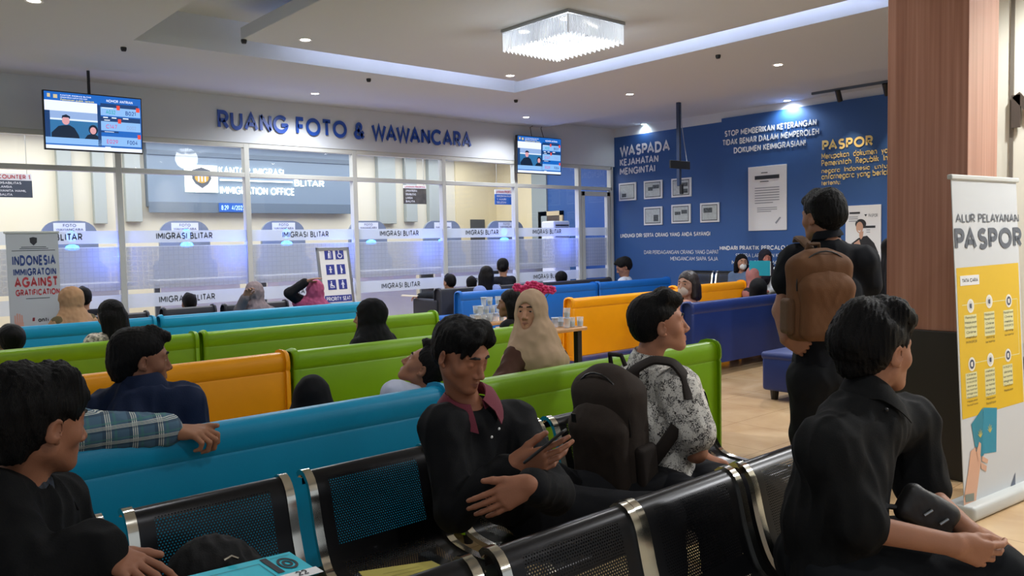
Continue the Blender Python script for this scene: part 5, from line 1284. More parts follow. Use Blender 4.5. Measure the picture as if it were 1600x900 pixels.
def lquad(P, us, vs, dz): return MB().quad(*[lay(P, u, v)+V(0, 0, dz) for u, v in ((us[0], vs[0]), (us[0], vs[1]), (us[1], vs[1]), (us[1], vs[0]))])
lquad(P, (.70, .76), (.05, .70), .0015).build('printed_bar', INK, t, world=True)
c = lay(P, .86, .42); ex = nrm(P[1]-P[0]); ey = P[0]-P[3]; ey = nrm(ey-ex*np.dot(ex, ey))
mm = MB()
for r0, r1 in ((.022, .030), (.008, .016)):
    for i in range(24):
        a, b = 2*math.pi*i/24, 2*math.pi*(i+1)/24
        mm.quad(*[c+ex*r*math.cos(q)+ey*r*math.sin(q)+V(0, 0, .0018) for r, q in ((r0, a), (r1, a), (r1, b), (r0, b))])
mm.build('printed_emblem', INK, t, world=True)
for us, vs in (((.1, .66), (.2, .21)), ((.1, .66), (.75, .76)), ((.10, .105), (.2, .76)), ((.655, .66), (.2, .76)), ((.78, .96), (.12, .13)), ((.78, .96), (.85, .86))): lquad(P, us, vs, .0015).build('printed_line', INK, t, world=True)
lquad(P, (.62, 1.02), (.80, 1.06), .002).build('white_slip', PAPER, t, world=True)
x_ = nrm(P[1]-P[0]); me = text_mesh('22', .05, .02, height=.022); y_ = nrm(P[0]-P[3]); me.transform(frame(lay(P, .80, 1.0)+V(0, 0, .004), x_, nrm(y_-x_*np.dot(x_, y_)))); obj('slip_number', me, INK, t, world=True)
YP = mat('yellow_paper', '#c9bc5c', .6)
t, P = quadbook('yellow_form', 'yellow paper form lying on the bench seat', 'paper', [onz(*p, zs+.006) for p in ((560, 893), (674, 876), (707, 892), (600, 935))], YP, .002)
for v in (.25, .4, .55): lquad(P, (.25, .75), (v, v+.01), .001).build('printed_line', mat('ink_faint', '#8d8440', .7), t, world=True)
# ---------------------------------------------------------------- the people
DN = V(0, 0, -1.)
def setJ(J, **k): J.update({a: (V(b) if np.ndim(b) == 1 else b) for a, b in k.items()}); return J
# ---- man with the phone
fw = nrm(V(-.12, -1, 0))
J = seat_pose((1.99, 2.14, .50), fw, leg_fw=nrm(V(.62, -.78, 0)))
setJ(J, H=at(722, 553, 2.60), N=at(731, 648, 2.68), C=at(750, 730, 2.68), sr=at(690, 668, 2.58), sl=at(806, 660, 2.76), er=at(712, 800, 2.50), wr=at(801, 728, 2.40), el=at(866, 772, 2.50), wl=at(828, 758, 2.24))
phone_dir = nrm(CR*.90+CU*.22-CF*.2)
bl = dict(fringe=[((.0, .035, .105), (.045, .068, .070), .028, .016), ((-.03, .04, .105), (-.045, .066, .074), .030, .022), ((-.045, .02, .098), (.02, .064, .098), .026, .026), ((.05, .0, .08), (.055, .05, .075), .034, .024)], amp=.0022, lam=.018, seed=3, vol=1.0)
bl['fringe2'] = [((.035, .088, .085), (.052, .080, .035), .012, .004), ((.05, .07, .08), (.066, .06, .02), .014, .006)]
hf = nrm(fw*.92+CR*.36+DN*.42)
bt_m = mat('black_shirt', '#0c0d10', .8, bump=.15, bscale=300, spec=.2)
root, hd = person('man with black fringe looking down at his phone, in black shirt with maroon collar', J, hf, V(.04, -.2, 1), '#96634a', .0036, .95, 'closed', bl,
    dict(mat=bt_m, sl=1.9, hem=.05, fold=.005, collar=dict(mat=mat('maroon_collar', '#6a2233', .8, bump=.2, bscale=250), r0=.064, r1=.100, h=.030, point=.04, gap=.36, drop=.018, off=(0, 0, .016))),
    hands=dict(r=dict(d=phone_dir, n=nrm(CF*.9+CU*.35), t=nrm(CU*.9-CF*.3), curl=(.15, .3, .45, .6), thumb=(.80, .5, .25, .2), sc=1.05),
               l=dict(d=nrm(-CR*.9-CU*.42-CF*.15), n=nrm(CF*.8-CU*.3), t=nrm(CU*.9-CR*.3), curl=(.12, .18, .2, .25), thumb=(.85, .5, .0, .1), spread=.05, sc=.97)))
for px, py in ((768, 683), (780, 670)): pass
for px, py, d in ((768.5, 683, 2.52), (780, 670, 2.55)):
    MB().sphere((0, 0, 0), .0046, 10, (1, .6, 1)).build('button', mat('shirt_button', '#d8d8d4', .3), root, loc=Vector(at(px, py, d-.03))-root.location)
# phone, held
c = at(852, 697, 2.33); ux = nrm(CR*.74+CU*.62-CF*.1); uy = nrm(CF*.9+CR*.15-CU*.1); M = frame(c, ux, nrm(uy-ux*np.dot(ux, uy)))
t = empty('mobile_phone', c, 'black mobile phone held by the man in black shirt with maroon collar', 'phone')
MB().box((-.075, -.036, -.004), (.075, .036, .004), .004, M=M).build('casing', BLACK, t, world=True); MB().box((-.070, -.032, .004), (.070, .032, .0046), M=M).build('screen', mat('phone_glass', '#0a0c10', .08), t, world=True)
# ---- man in the printed shirt
fl_m = mat('printed_shirt', '#c9c7c2', .75)
def floral(m):
    t = NT(m); b = t.n['Principled BSDF']; co = t.new('ShaderNodeTexCoord').outputs['Object']
    n = t.new('ShaderNodeTexNoise', i={'Scale': 22., 'Detail': 2.}); t.link(co, n.inputs['Vector'])
    mx = t.new('ShaderNodeMix', data_type='RGBA', blend_type='LINEAR_LIGHT'); mx.inputs[0].default_value = .05; t.link(co, mx.inputs[6]); t.link(n.outputs[1], mx.inputs[7])
    v = t.new('ShaderNodeTexVoronoi', feature='DISTANCE_TO_EDGE', i={'Scale': 105.}); t.link(mx.outputs[2], v.inputs['Vector'])
    v2 = t.new('ShaderNodeTexVoronoi', i={'Scale': 120.}); t.link(mx.outputs[2], v2.inputs['Vector'])
    n2 = t.new('ShaderNodeTexNoise', i={'Scale': 30., 'Detail': 3.}); t.link(co, n2.inputs['Vector'])
    a = t.math('MULTIPLY', t.math('LESS_THAN', v.outputs[0], .10), t.math('GREATER_THAN', n2.outputs[0], .50)); d = t.math('LESS_THAN', v2.outputs[0], .27)
    f = t.math('MAXIMUM', a, d); t.link(t.mixc(f, lin('#d2cfc8'), lin('#333030')), b.inputs['Base Color'])
floral(fl_m)
tf = nrm(CR*.92+CF*.40); tf[2] = 0; tf = nrm(tf)
P = at(1035, 800, 3.22); P[2] = .50
J = seat_pose(P, tf, leg_fw=nrm(V(-.15, -1, 0)))
setJ(J, H=at(1030, 505, 3.24), N=at(1008, 578, 3.27), C=at(1015, 668, 3.25), sr=at(1060, 607, 3.12), sl=at(992, 596, 3.45), er=at(1088, 706, 3.08), wr=at(1084, 700, 3.08)+CF*.22-CR*.02+CU*.03, el=at(1040, 700, 3.5), wl=at(1100, 715, 3.5))
qf = dict(fringe=[((0, .03, .105), (0, .074, .088), .036, .026), ((-.04, .03, .10), (-.035, .070, .084), .034, .024), ((.04, .03, .10), (.035, .070, .084), .034, .024)], amp=.0018, lam=.014, seed=9, vol=.975, nape=.022)
root, hd = person('man in profile with white and black printed shirt, wearing a dark backpack', J, nrm(CR+CF*.06+CU*.14), V(-.1, .06, 1), '#a8745a', .0042, 1.03, 'open', qf,
    dict(mat=fl_m, sl=.66, hem=.12, fold=.006, ar=(.066, .074, .066), collar=dict(r0=.060, r1=.082, h=.034, point=.03, gap=.4)), bottom='#1a1b20')
def backpack(name, label, c, out, up, w, h_, dp, m, m2, strap_pts=None, logo=None, pocket=True, strapw=.028):
    """c centre of the face against the wearer, out = away from the wearer"""
    out = nrm(out); up = nrm(V(up)-out*np.dot(up, out)); s = np.cross(up, out); R = np.array([s, out, up]); c = V(c)
    t = empty(name, c-up*h_/2, label, 'backpack')
    B = Sdf(); B.box(c+out*dp*.42-up*h_*.04, (w/2, dp*.42, h_*.46), R, .045, .03); B.ell(c+out*dp*.40+up*h_*.32, (w*.48, dp*.46, h_*.22), R, .05); B.disp = folds(41, .002, .10)
    obj('main_body', B.mesh(.007, 1), m, t, world=True)
    mm = MB(); pts = [c+out*dp*(.78-.05*abs(math.sin(a)))+s*(w*.47*math.sin(a))+up*(h_*.13+h_*.37*math.cos(a)) for a in np.linspace(-1.75, 1.75, 19)]; mm.tube(pts, .004, 6); mm.build('piping', mat('zip_dark', '#1c1815', .4), t, world=True)
    if pocket:
        B = Sdf(); B.box(c+out*dp*.86-up*h_*.16, (w*.44, dp*.24, h_*.33), R, .04, .03); B.ell(c+out*dp*.84+up*h_*.13, (w*.42, dp*.22, h_*.17), R, .05); B.disp = folds(43, .0016, .08)
        o = obj('front_pocket', B.mesh(.006, 1), m, t, world=True)
        mm = MB(); pts = [c+out*dp*(1.12-.10*(a/1.3)**2)+s*w*.40*math.sin(a)+up*(h_*.10*math.cos(a)+h_*.02) for a in np.linspace(-1.5, 1.5, 15)]; mm.tube(pts, .0035, 6); mm.build('zip', mat('zip_dark', '#26221f', .4), o, world=True)
    for q in (-1, 1):
        B = Sdf(); B.box(c+out*dp*.40+s*q*w*.52-up*h_*.22, (.022, dp*.30, h_*.20), R, .018, .01); obj('side_pocket', B.mesh(.007, 1), m2, t, world=True)
    mm = MB(); mm.tube([c+up*h_*.50+s*.035, c+up*h_*.58+s*.028+out*.01, c+up*h_*.58-s*.028+out*.01, c+up*h_*.50-s*.035], .009, 8); mm.build('grab_handle', m2, t, world=True, sm=40)
    for pts in strap_pts or []:
        B = Sdf(); B.chain(pts, [strapw*.9]*len(pts), .01, fl=(nrm(pts[-1]-pts[0]) if False else out, 1.0)); 
        b = bmesh.new(); rows = []; P_ = [V(p) for p in pts]
        tt = np.linspace(0, len(P_)-1, 6*len(P_)); Q = np.stack([np.interp(tt, range(len(P_)), [p[k] for p in P_]) for k in range(3)], 1)
        for _ in range(4): Q[1:-1] = .5*Q[1:-1]+.25*(Q[:-2]+Q[2:])
        ctr = V(c)-out*.12-up*h_*.0
        for i, p in enumerate(Q):
            d = nrm(Q[min(i+1, len(Q)-1)]-Q[max(i-1, 0)]); nn = p-ctr; nn = nrm(nn-d*np.dot(nn, d)); sd = np.cross(d, nn)
            rows.append([b.verts.new(p+sd*a*strapw+nn*e) for a, e in ((-1, -.004), (-1, .006), (-.6, .011), (.6, .011), (1, .006), (1, -.004))])
        for A, B2 in zip(rows, rows[1:]):
            for k in range(6): b.faces.new((A[k], A[(k+1) % 6], B2[(k+1) % 6], B2[k]))
        b.faces.new(rows[0]); b.faces.new(rows[-1][::-1]); bmesh.ops.recalc_face_normals(b, faces=b.faces)
        me = bpy.data.meshes.new('strap'); b.to_mesh(me); b.free(); obj('strap', smooth(me, 60), m2, t, world=True)
    if logo:
        lw, lh, du, ds, lm_ = logo; M = frame(c+out*(dp*1.215)+up*du+s*ds, s, up); MB().box((-lw/2, -lh/2, 0), (lw/2, lh/2, .003), .001, M=M).build('label_patch', lm_, t, world=True)
    return t
PKM = mat('pack_brown_black', '#362e29', .8, bump=.10, bscale=260, spec=.2); PKD = mat('pack_strap', '#2a2421', .75, bump=.10, bscale=260, spec=.2)
out = nrm(-tf*.88-CF*.40); out[2] = -.12; out = nrm(out)
cb = at(975, 672, 3.13)
n_ = V(J['N']); sr_, sl_ = V(J['sr']), V(J['sl'])
backpack('dark_backpack', 'dark brown backpack worn by the man in the printed shirt', cb, out, V(.06, .0, 1), .29, .52, .17, PKM, PKD,
    [[at(985, 610, 3.10), at(990, 578, 3.12), at(1020, 562, 3.10), at(1052, 566, 3.08), at(1072, 590, 3.06), at(1078, 625, 3.03)], [at(972, 600, 3.3), at(985, 572, 3.36), at(1003, 572, 3.4), at(1015, 590, 3.44)], [at(1057, 668, 3.03), at(1035, 700, 3.02), at(1008, 735, 3.04), at(1000, 752, 3.06)]], (.022, .034, .10, -.06, mat('zip_pull', '#15130f', .35)))
def slope(B, J, hd):
    n = V(J['N']); B.cone(n-V(0, 0, .05), V(J['sr'])+V(0, 0, .0), .062, .072, .07); B.cone(n-V(0, 0, .05), V(J['sl']), .062, .066, .07); B.cone(n-V(0, 0, .08)-J['fw']*.03, V(J['P'])+V(0, 0, .12)-J['fw']*.02, .10, .105, .08)
# ---- man in black shirt at right
tf = nrm(V(*(CR*.97-CF*.12)[:2], 0)); P = at(1295, 892, 2.36); P[2] = .50
J = seat_pose(P, tf, leg_fw=nrm(V(.80, -.60, 0)))
setJ(J, H=at(1369, 546, 2.42), N=at(1352, 632, 2.40), C=at(1318, 735, 2.38), sr=at(1292, 702, 2.27), sl=at(1420, 660, 2.55), er=at(1340, 822, 2.20), wr=at(1492, 852, 2.14), el=at(1440, 765, 2.52), wl=at(1516, 832, 2.30))
J['w'] = 1.04
mop = dict(fringe=[((0, .02, .108), (0, .058, .090), .044, .036), ((-.04, .02, .102), (-.045, .055, .085), .044, .034), ((.04, .02, .102), (.045, .055, .085), .044, .034), ((0, -.05, .08), (0, -.098, .025), .066, .062), ((0, -.08, .0), (0, -.088, -.04), .055, .042), ((-.055, -.04, .06), (-.06, -.05, -.01), .035, .025), ((.055, -.04, .06), (.06, -.05, -.01), .035, .025)], amp=.0030, lam=.022, seed=5, vol=1.06, nape=.012)
root, hd = person('man in black shirt seated at right, turned away, hands clasped over his knees', J, nrm(CR*.92+CF*.38+CU*.0), V(-.05, .06, 1), '#a8755a', .0036, 1.08, 'open', mop,
    dict(mat=mat('black_shirt_matte', '#0f1011', .85, bump=.15, bscale=300, spec=.2), sl=.94, fn=slope, hem=.06, fold=.006, ar=(.056, .060, .060), collar=dict(r0=.062, r1=.088, h=.036, point=.035, gap=.33)), bottom='#14171b',
    hands=dict(r=dict(d=nrm(CR*.95-CU*.32+CF*.08), n=nrm(CF*.85-CU*.5), t=nrm(CU*.8-CF*.2+CR*.2), curl=(.35, .4, .45, .5), thumb=(.85, .3, .25, .3)),
               l=dict(d=nrm(CR*.80-CU*.45-CF*.25), n=nrm(-CF*.5-CU*.8), t=nrm(CR*.35+CF*.4+CU*.3), curl=(.35, .4, .45, .5), thumb=(.75, .45, .3, .3))))
MB().sphere((0, 0, 0), .006, 10).build('button', BLACK, root, loc=Vector(at(1385, 640, 2.3))-root.location)
# small bag at his waist
c = at(1448, 800, 2.27); t = empty('waist_bag', c, 'small black crossbody bag in the lap of the man in black at right', 'bag')
R = np.array([nrm(CR*.8-CU*.45), nrm(-CF), nrm(CU*.8+CR*.45)]); R[2] = np.cross(R[0], R[1])*1; 
B = Sdf(); B.box(c, (.085, .028, .055), R, .026, .02); B.disp = folds(77, .002, .05); obj('pouch', B.mesh(.005, 1), mat('bag_black', '#191818', .5, bump=.04, bscale=300), t, world=True)
for q in (-.02, .03):
    MB().tube([c+R[0]*q-R[1]*.0+R[1]*.033+R[2]*.012, c+R[0]*(q+.012)+R[1]*.034-R[2]*.012], .004, 8).build('zip_pull', STEEL, t, world=True)
MB().tube([c+R[0]*-.08+R[2]*.03, c+R[0]*-.14+R[2]*.06-R[1]*.02, at(1385, 790, 2.22)], .008, 8).build('strap', BLACK, t, world=True)
# ---- man at left
tf = nrm(V(*(CR*.95+CF*.1)[:2], 0)); P = at(8, 960, 1.86); P[2] = .50
J = seat_pose(P, tf, leg_fw=nrm(V(.5, -.86, 0)))
setJ(J, H=at(62, 660, 1.86), N=at(30, 776, 1.86), C=at(15, 860, 1.85), sr=at(-25, 800, 1.72), sl=at(78, 790, 2.02), er=at(40, 920, 1.66), wr=at(148, 862, 1.74), el=at(120, 880, 2.05), wl=at(215, 925, 2.0))
lm2 = dict(fringe=[((0, .02, .105), (.01, .064, .080), .040, .030), ((-.045, .02, .095), (-.05, .052, .06), .036, .022), ((.04, .02, .10), (.045, .056, .065), .036, .024), ((0, -.06, .08), (0, -.085, .0), .06, .06), ((-.05, -.05, .05), (-.05, -.07, -.04), .045, .04)], amp=.0038, lam=.024, seed=12, vol=1.08, long_nape=True)
lm2['fringe2'] = [((-.055, .07, .06), (-.066, .062, .005), .014, .004), ((-.02, .092, .07), (-.035, .096, .03), .014, .004)]
root, hd = person('man with thick black hair and black jacket at the far left, looking right', J, nrm(CR*.50+CF*.87-CU*.10), V(.0, .0, 1), '#8f5f47', .0036, 1.0, 'open', lm2,
    dict(name='jacket', mat=mat('black_jacket', '#0a0b0d', .9, bump=.2, bscale=250, spec=.2), sl=1.93, t=.026, hem=.08, fold=.007, ar=(.055, .050, .046), collar=dict(r0=.075, r1=.105, h=.025, point=.01, gap=.8, off=(0, 0, -.045))),
    hands=dict(r=dict(d=nrm(CR*.93-CU*.32-CF*.05), n=nrm(-CU*.9+CF*.1), t=nrm(CF*.8+CU*.25), curl=(.22, .3, .35, .4), thumb=(.8, .55, .05, .15), spread=.16)))
B = Sdf(); B.cone(V(J['N'])-CU*.03, V(J['N'])+nrm(V(J['H'])-V(J['N']))*.012, .088, .068, .02); B.disp = folds(3, .003, .04)
obj('undershirt', B.mesh(.006, 1), mat('dotted_navy', '#1b2431', .8, var=.9, vscale=120), root, world=True)
# black bag on the seat beside the folder
B = Sdf(); A = ony(325, 853, 2.17); A[2] = .43; B.ell(A+V(0, 0, .11), (.13, .075, .135), None, .03); B.ell(A+V(.07, 0, .08), (.10, .07, .105), None, .03); B.ell(A+V(-.07, -.01, .06), (.09, .07, .08), None, .03); B.disp = folds(61, .006, .06)
t = empty('black_cloth_bag', (A[0], A[1], .41), 'black cloth bag lying on the bench seat behind the teal folder', 'bag')
obj('body', B.mesh(.007, 1), mat('black_cloth', '#0e0e10', .9, bump=.2, bscale=200), t, world=True)
q = ony(362, 879, 2.09); MB().tube([q+V(-.02, 0, .012), q+V(0, 0, .018), q+V(.015, -.01, .010)], .004, 6).build('buckle', CHROME, t, world=True)
# ---- person with the checked sleeve
pl_m = mat('checked_shirt', '#38566b', .8)
def plaid(m):
    t = NT(m); b = t.n['Principled BSDF']; co = t.new('ShaderNodeTexCoord').outputs['Object']
    mp = t.new('ShaderNodeMapping'); mp.inputs['Rotation'].default_value = (0, 0, .12); t.link(co, mp.inputs[0])
    s = t.new('ShaderNodeSeparateXYZ'); t.link(mp.outputs[0], s.inputs[0]); col = None
    def band(x, per, ofs, w): return t.math('LESS_THAN', t.math('FRACT', t.math('ADD', t.math('DIVIDE', x, per), ofs)), w)
    c = lin('#42627a')
    layers = []
    for ax, per in ((0, .085), (2, .055)):
        x = s.outputs[ax]
        layers += [(t.math('MULTIPLY', band(x, per, 0, .30), .5), lin('#1e3145')), (t.math('MULTIPLY', band(x, per, .55, .10), .5), lin('#3f7d72'))]
        for o_ in (.70, .78, .86): layers.append((t.math('MULTIPLY', band(x, per, o_, .04), .85), lin('#c9cfc6')))
    for f, cc in layers: c = t.mixc(f, c, cc)
    t.link(c, b.inputs['Base Color'])
plaid(pl_m)
J = seat_pose((.12, 3.62, .53), nrm(V(-.15, 1, 0)))
setJ(J, sr=V(.34, 3.42, .95), er=at(128, 678, 2.80)+V(0, 0, .012), wr=at(272, 673, 2.98))
person('person resting a blue checked sleeve along the top of the teal sofa', J, V(-.4, .9, 0), (0, 0, 1), '#9a6b50', .0042, 1., 'open', dict(amp=.003), dict(mat=pl_m, sl=1.9, hem=.05, ar=(.060, .052, .044), fold=.004, lam=.07, collar={}),
    hands=dict(r=dict(d=nrm(CR*.97-CU*.05-CF*.1), n=nrm(-CU*.85-CF*.3), t=nrm(CF*.9+CU*.2), curl=((.35, 1.25, .9), (.55, 1.25, .9), (.65, 1.2, .9), (.7, 1.2, .9)), thumb=(.9, .3, -.15, .2), spread=.0, sc=1.16)))
# ---- standing man with the tan backpack
tf = nrm(V(*(CF*.97-CR*.18)[:2], 0)); d0 = 4.0
P = at(1292, 578, d0)
J = seat_pose(P, tf); s_ = nrm(np.cross(tf, UPV))
setJ(J, H=at(1284, 338, d0+.02), N=at(1296, 384, d0), C=at(1294, 460, d0), sl=at(1242, 408, d0), sr=at(1346, 408, d0+.02), el=at(1220, 486, d0-.02), wl=at(1228, 528, d0-.10), er=at(1358, 488, d0+.1), wr=at(1345, 470, d0+.33))
for x, g in (('r', 1), ('l', -1)):
    h_ = P+s_*g*.08-V(0, 0, .04); J['h'+x] = h_; J['k'+x] = V(h_[0], h_[1], .46)+tf*.03+s_*g*.01; J['a'+x] = V(h_[0], h_[1], .09)+s_*g*.02-tf*.02
sth = dict(fringe=[((0, .03, .10), (0, .085, .08), .04, .03), ((0, -.05, .07), (0, -.08, .0), .062, .055), ((-.05, -.03, .06), (-.055, -.04, .0), .04, .03), ((.05, -.03, .06), (.055, -.04, .0), .04, .03)], amp=.003, seed=15, vol=1.04)
person('standing man in black shirt seen from behind, carrying a tan backpack', J, nrm(CF*.9-CR*.42), (0, 0, 1), '#8f6650', .0048, 1.03, 'open', sth,
    dict(mat=mat('black_tee', '#0d1016', .85, bump=.12, bscale=300, spec=.2), sl=.42, hem=.06, ar=(.060, .062, .06), collar=dict(r0=.058, r1=.074, h=.034, drop=.0, point=.0, gap=.3)), bottom='#0f1114',
    hands=dict(l=dict(sc=1.1, d=nrm(CR*.85-CU*.5+CF*.05), n=nrm(CF*.6+CU*.6), t=nrm(-CF*.3+CU*.9), curl=(.45, .5, .5, .5), thumb=(.6, .5, .3, .3))))
TAN = mat('pack_tan', '#62422a', .75, bump=.10, bscale=220, spec=.2, var=.1, vscale=7); TAND = mat('pack_tan_dark', '#53381f', .75, bump=.25, bscale=220)
out = -tf.copy(); cb = at(1268, 461, d0-.13)
backpack('tan_backpack', 'tan brown backpack on the back of the standing man', cb, out, V(.02, 0, 1), .30, .42, .15, TAN, TAND,
    [[at(1272, 400, d0-.14), at(1264, 386, d0-.135), at(1254, 375, d0-.10), at(1248, 371, d0-.04), at(1246, 378, d0+.05)]], (.05, .028, -.155, .05, mat('woven_label', '#c8b69a', .6)), strapw=.024)
def hood(B, J, hd):
    n = V(J['N']); f = J['fw']; B.cone(n-f*.05-V(0, 0, .005), n-f*.09-V(0, 0, .08), .075, .09, .05); B.cone(n+CR*.06-f*.02+V(0, 0, .01), n-CR*.06-f*.02+V(0, 0, .01), .05, .05, .05)
# ---- man in the navy jacket
tf = nrm(V(*(CF*.92+CR*.25)[:2], 0)); d0 = 3.28
P = at(228, 760, d0); P[2] = .50
J = seat_pose(P, nrm(V(.1, 1, 0)))
setJ(J, fw=tf, H=at(222, 560, d0), N=at(224, 620, d0-.02), C=at(226, 690, d0-.02), sl=at(164, 645, d0-.03), sr=at(286, 632, d0+.03))
for x in 'lr': J['e'+x] = V(J['s'+x])+V(0, 0, -.27)+(-.02 if x == 'l' else .02)*CR+CF*.03; J['w'+x] = J['e'+x]+CF*.2-V(0, 0, .02)
person('man in navy hooded jacket on the teal sofa, seen from behind with head turned right', J, nrm(CR*.80+CF*.58-CU*.05), (0, .0, 1), '#8a5c46', .0046, 1.02, 'open', dict(fringe=[((0, .03, .10), (0, .08, .085), .036, .026), ((0, -.06, .06), (0, -.075, -.02), .055, .055)], amp=.0024, lam=.015, seed=21, nape=-.01, long_nape=True),
    dict(name='jacket', mat=mat('navy_jacket', '#15213c', .8, bump=.15, bscale=220, spec=.2), fn=hood, t=.026, hem=.06, fold=.007, ar=(.060, .056, .05), sl=1.9, collar=dict(r0=.075, r1=.10, h=.045, drop=.02, point=.0, gap=.5)))
# ---- helper for the small seated figures seen over the sofa backs
def sit(label, px, py, d, hf, skin_col='#a57a60', hair=None, top='#222228', cover=None, hs=1., h=.008, eyes='open', seat=.50, bf=None, hands=None, mask=None, setj=None, hu=(0, 0, 1), facial=True, lean=0., topx=None):
    H = at(px, py, d); bf = nrm(V(0, 1, 0) if bf is None else bf); hf = nrm(hf)
    N = H-V(0, 0, .165*hs)-nrm(V(hf[0], hf[1], 0)*.6+bf*.4)*.025
    q = (N[2]-seat)/.50; q = min(max(q, .55), 1.25)
    P = N-V(0, 0, .50*q)-bf*lean; J = seat_pose(P, bf, lean=-0., height=q)
    J['N'] = N; J['H'] = H; J['C'] = P+(N-P)*.66
    s = np.cross(bf, UPV)
    for x, g in (('r', 1), ('l', -1)): J['s'+x] = N+s*g*.150*hs-V(0, 0, .035); J['e'+x] = J['s'+x]-V(0, 0, .26)+s*g*.03+bf*.05; J['w'+x] = J['e'+x]+bf*.2-V(0, 0, .02)
    if setj: setJ(J, **{k: v(J) if callable(v) else v for k, v in setj.items()})
    tp = dict(col=top, sl=1.92, hem=.05, fold=.004) if isinstance(top, str) else dict(sl=1.92, hem=.05, fold=.004, **top)
    if topx: tp.update(topx)
    return person(label, J, hf, hu, skin_col, h, hs, eyes, hair, tp, '#1b1c22', hands, cover, mask=mask, facial=facial, shoes=False, female=cover is not None)
L = -CR; BK = -CF
sit('person in black headscarf, low behind the teal sofa beside the yellow one', 489, 620, 3.85, CF, cover=dict(fn=hijab(), col='#0c0d11', fold=.002), top='#101116', hs=.84, h=.009, facial=False)
sit('man in pale shirt leaning back with face turned up, behind the phone user', 664, 574, 4.0, nrm(L*.80+CU*.55+CF*.1), '#98684f', dict(fringe=[((0, .02, .105), (0, .06, .10), .04, .03)], amp=.002, seed=33, line=.03), '#b9bfd4', h=.0048, hu=nrm(CU*.8-L*.5), bf=nrm(L*.7+V(0, .6, 0)), setj=dict(N=at(676, 622, 4.0), sl=at(618, 618, 3.9), sr=at(694, 630, 4.1)))
def bw(B, hd, J): hijab((.062, .085, .085), front=.16, back=.16)(B, hd, J)
sit('woman in beige headscarf looking back over the green sofa towards the viewer', 829, 485, 4.75, nrm(BK*.90-CR*.38-CU*.03), '#bb8a6e', None, '#4a3128', dict(fn=bw, col='#b59a80', fold=.0035, lam=.09), .99, .0042, setj=dict(sl=at(806, 560, 4.7), el=at(783, 600, 4.55), wl=at(800, 660, 4.5), sr=at(868, 560, 4.85)))
sit('woman with long dark hair in left profile before the glasses table', 797, 474, 6.9, nrm(L+CF*.1), '#8d6552', dict(fn=long_hair(.16), amp=.002, seed=4), '#15151a', h=.007, bf=nrm(L*.8+V(0, .4, 0)))
sit('woman in black headscarf in left profile on the green sofa, third row', 578, 494, 6.0, nrm(L+CF*.02), '#9a6f58', None, '#0e0f13', dict(fn=hijab((.062, .08, .085), front=.18, back=.22), col='#0d0e12', fold=.003), 1.06, .0065, bf=nrm(L*.5+V(0, .8, 0)))
sit('woman with long black hair in black and white blouse, third row at left', 172, 493, 6.3, nrm(L*.85+CF*.35-CU*.15), '#a77f68', dict(fn=long_hair(.20), amp=.0025, seed=6), dict(mat=mat('leaf_blouse', '#b9b0a2', .8, var=.9, vscale=40)), h=.0065, bf=nrm(L*.3+V(0, 1, 0)))
sit('woman in tan headscarf in left profile before the roll-up banner', 110, 470, 7.9, nrm(L+CF*.1-CU*.25), '#8d6049', None, '#5a4f36', dict(fn=hijab(front=.14, back=.16), col='#a5805f', fold=.004), 1.08, .008, bf=nrm(L*.6+V(0, .7, 0)))
sh_ = dict(amp=.002, fringe=[((0, .03, .10), (0, .08, .08), .036, .026), ((0, -.05, .06), (0, -.075, -.01), .058, .05)])
sit('dark haired person just behind the tan headscarf', 130, 466, 8.9, nrm(V(.1, 1, 0)), hair=dict(sh_), top='#1b1d24', h=.010, facial=False)
sit('dark haired person at the left edge of the photo, low behind the green sofa', 16, 534, 6.1, nrm(V(-.2, 1, 0)), hair=dict(sh_, vol=1.12), top='#15161b', h=.008, facial=False)
sit('dark haired person beyond the black armchair below the lower glass stripe', 295, 474, 9.9, nrm(V(0, 1, 0)), hair=dict(sh_), top='#15161b', h=.010, facial=False, bf=V(0, 1, 0))
def raised(px, py, d, x): return dict()
j18 = dict(el=lambda J: at(374, 486, 9.0), wl=lambda J: at(383, 464, 8.95))
sit('person in greyish beige headscarf raising a hand to the head', 398, 459, 9.15, nrm(CF*.9-CR*.2), '#9b7460', None, '#6a6265', dict(fn=hijab(back=.20), col='#85777a', fold=.005), 1.12, .008, setj=j18)
j19 = dict(sl=lambda J: at(468, 470, 9.55), el=lambda J: at(452, 458, 9.4), wl=lambda J: at(478, 440, 9.45))
sit('person in pink headscarf and black sleeves with a hand on the head', 493, 456, 9.6, nrm(CF*.9-CR*.1-CU*.1), '#9a6c58', None, '#15151a', dict(fn=hijab(back=.18, front=.12), col='#a04a6c', fold=.006), 1.12, .008, setj=j19, hands=dict(l=dict(d=nrm(CR*.95+CU*.35), n=nrm(-CU), t=nrm(CF), curl=(.15, .2, .2, .2))))
sit('dark haired person sunk in the black armchair with one arm along the rest', 702, 441, 12.2, nrm(V(0, 1, 0)), hair=dict(sh_), top='#26292f', h=.010, facial=False, bf=V(0, 1, 0), setj=dict(el=lambda J: at(676, 462, 12.3), wl=lambda J: at(655, 463, 12.4)))
sit('woman in light blue shirt with long dark hair, seen from behind on the blue sofa', 761, 430, 11.7, nrm(CF*.9+CR*.3), hair=dict(fn=long_hair(.22), amp=.002), top='#7f8fc0', hs=1.1, h=.010, facial=False)
sit('person in dark clothes with tied hair, beyond the woman in light blue', 786, 417, 13.0, nrm(CF+CR*.1), hair=dict(sh_, fringe=[((0, -.09, .02), (0, -.12, -.01), .03, .03)]), top='#1c1e26', hs=1.15, h=.010, facial=False, seat=.62)
sit('dark head low beside the woman in light blue shirt', 737, 444, 12.6, nrm(CF), hair=dict(sh_), top='#15161b', h=.012, facial=False)
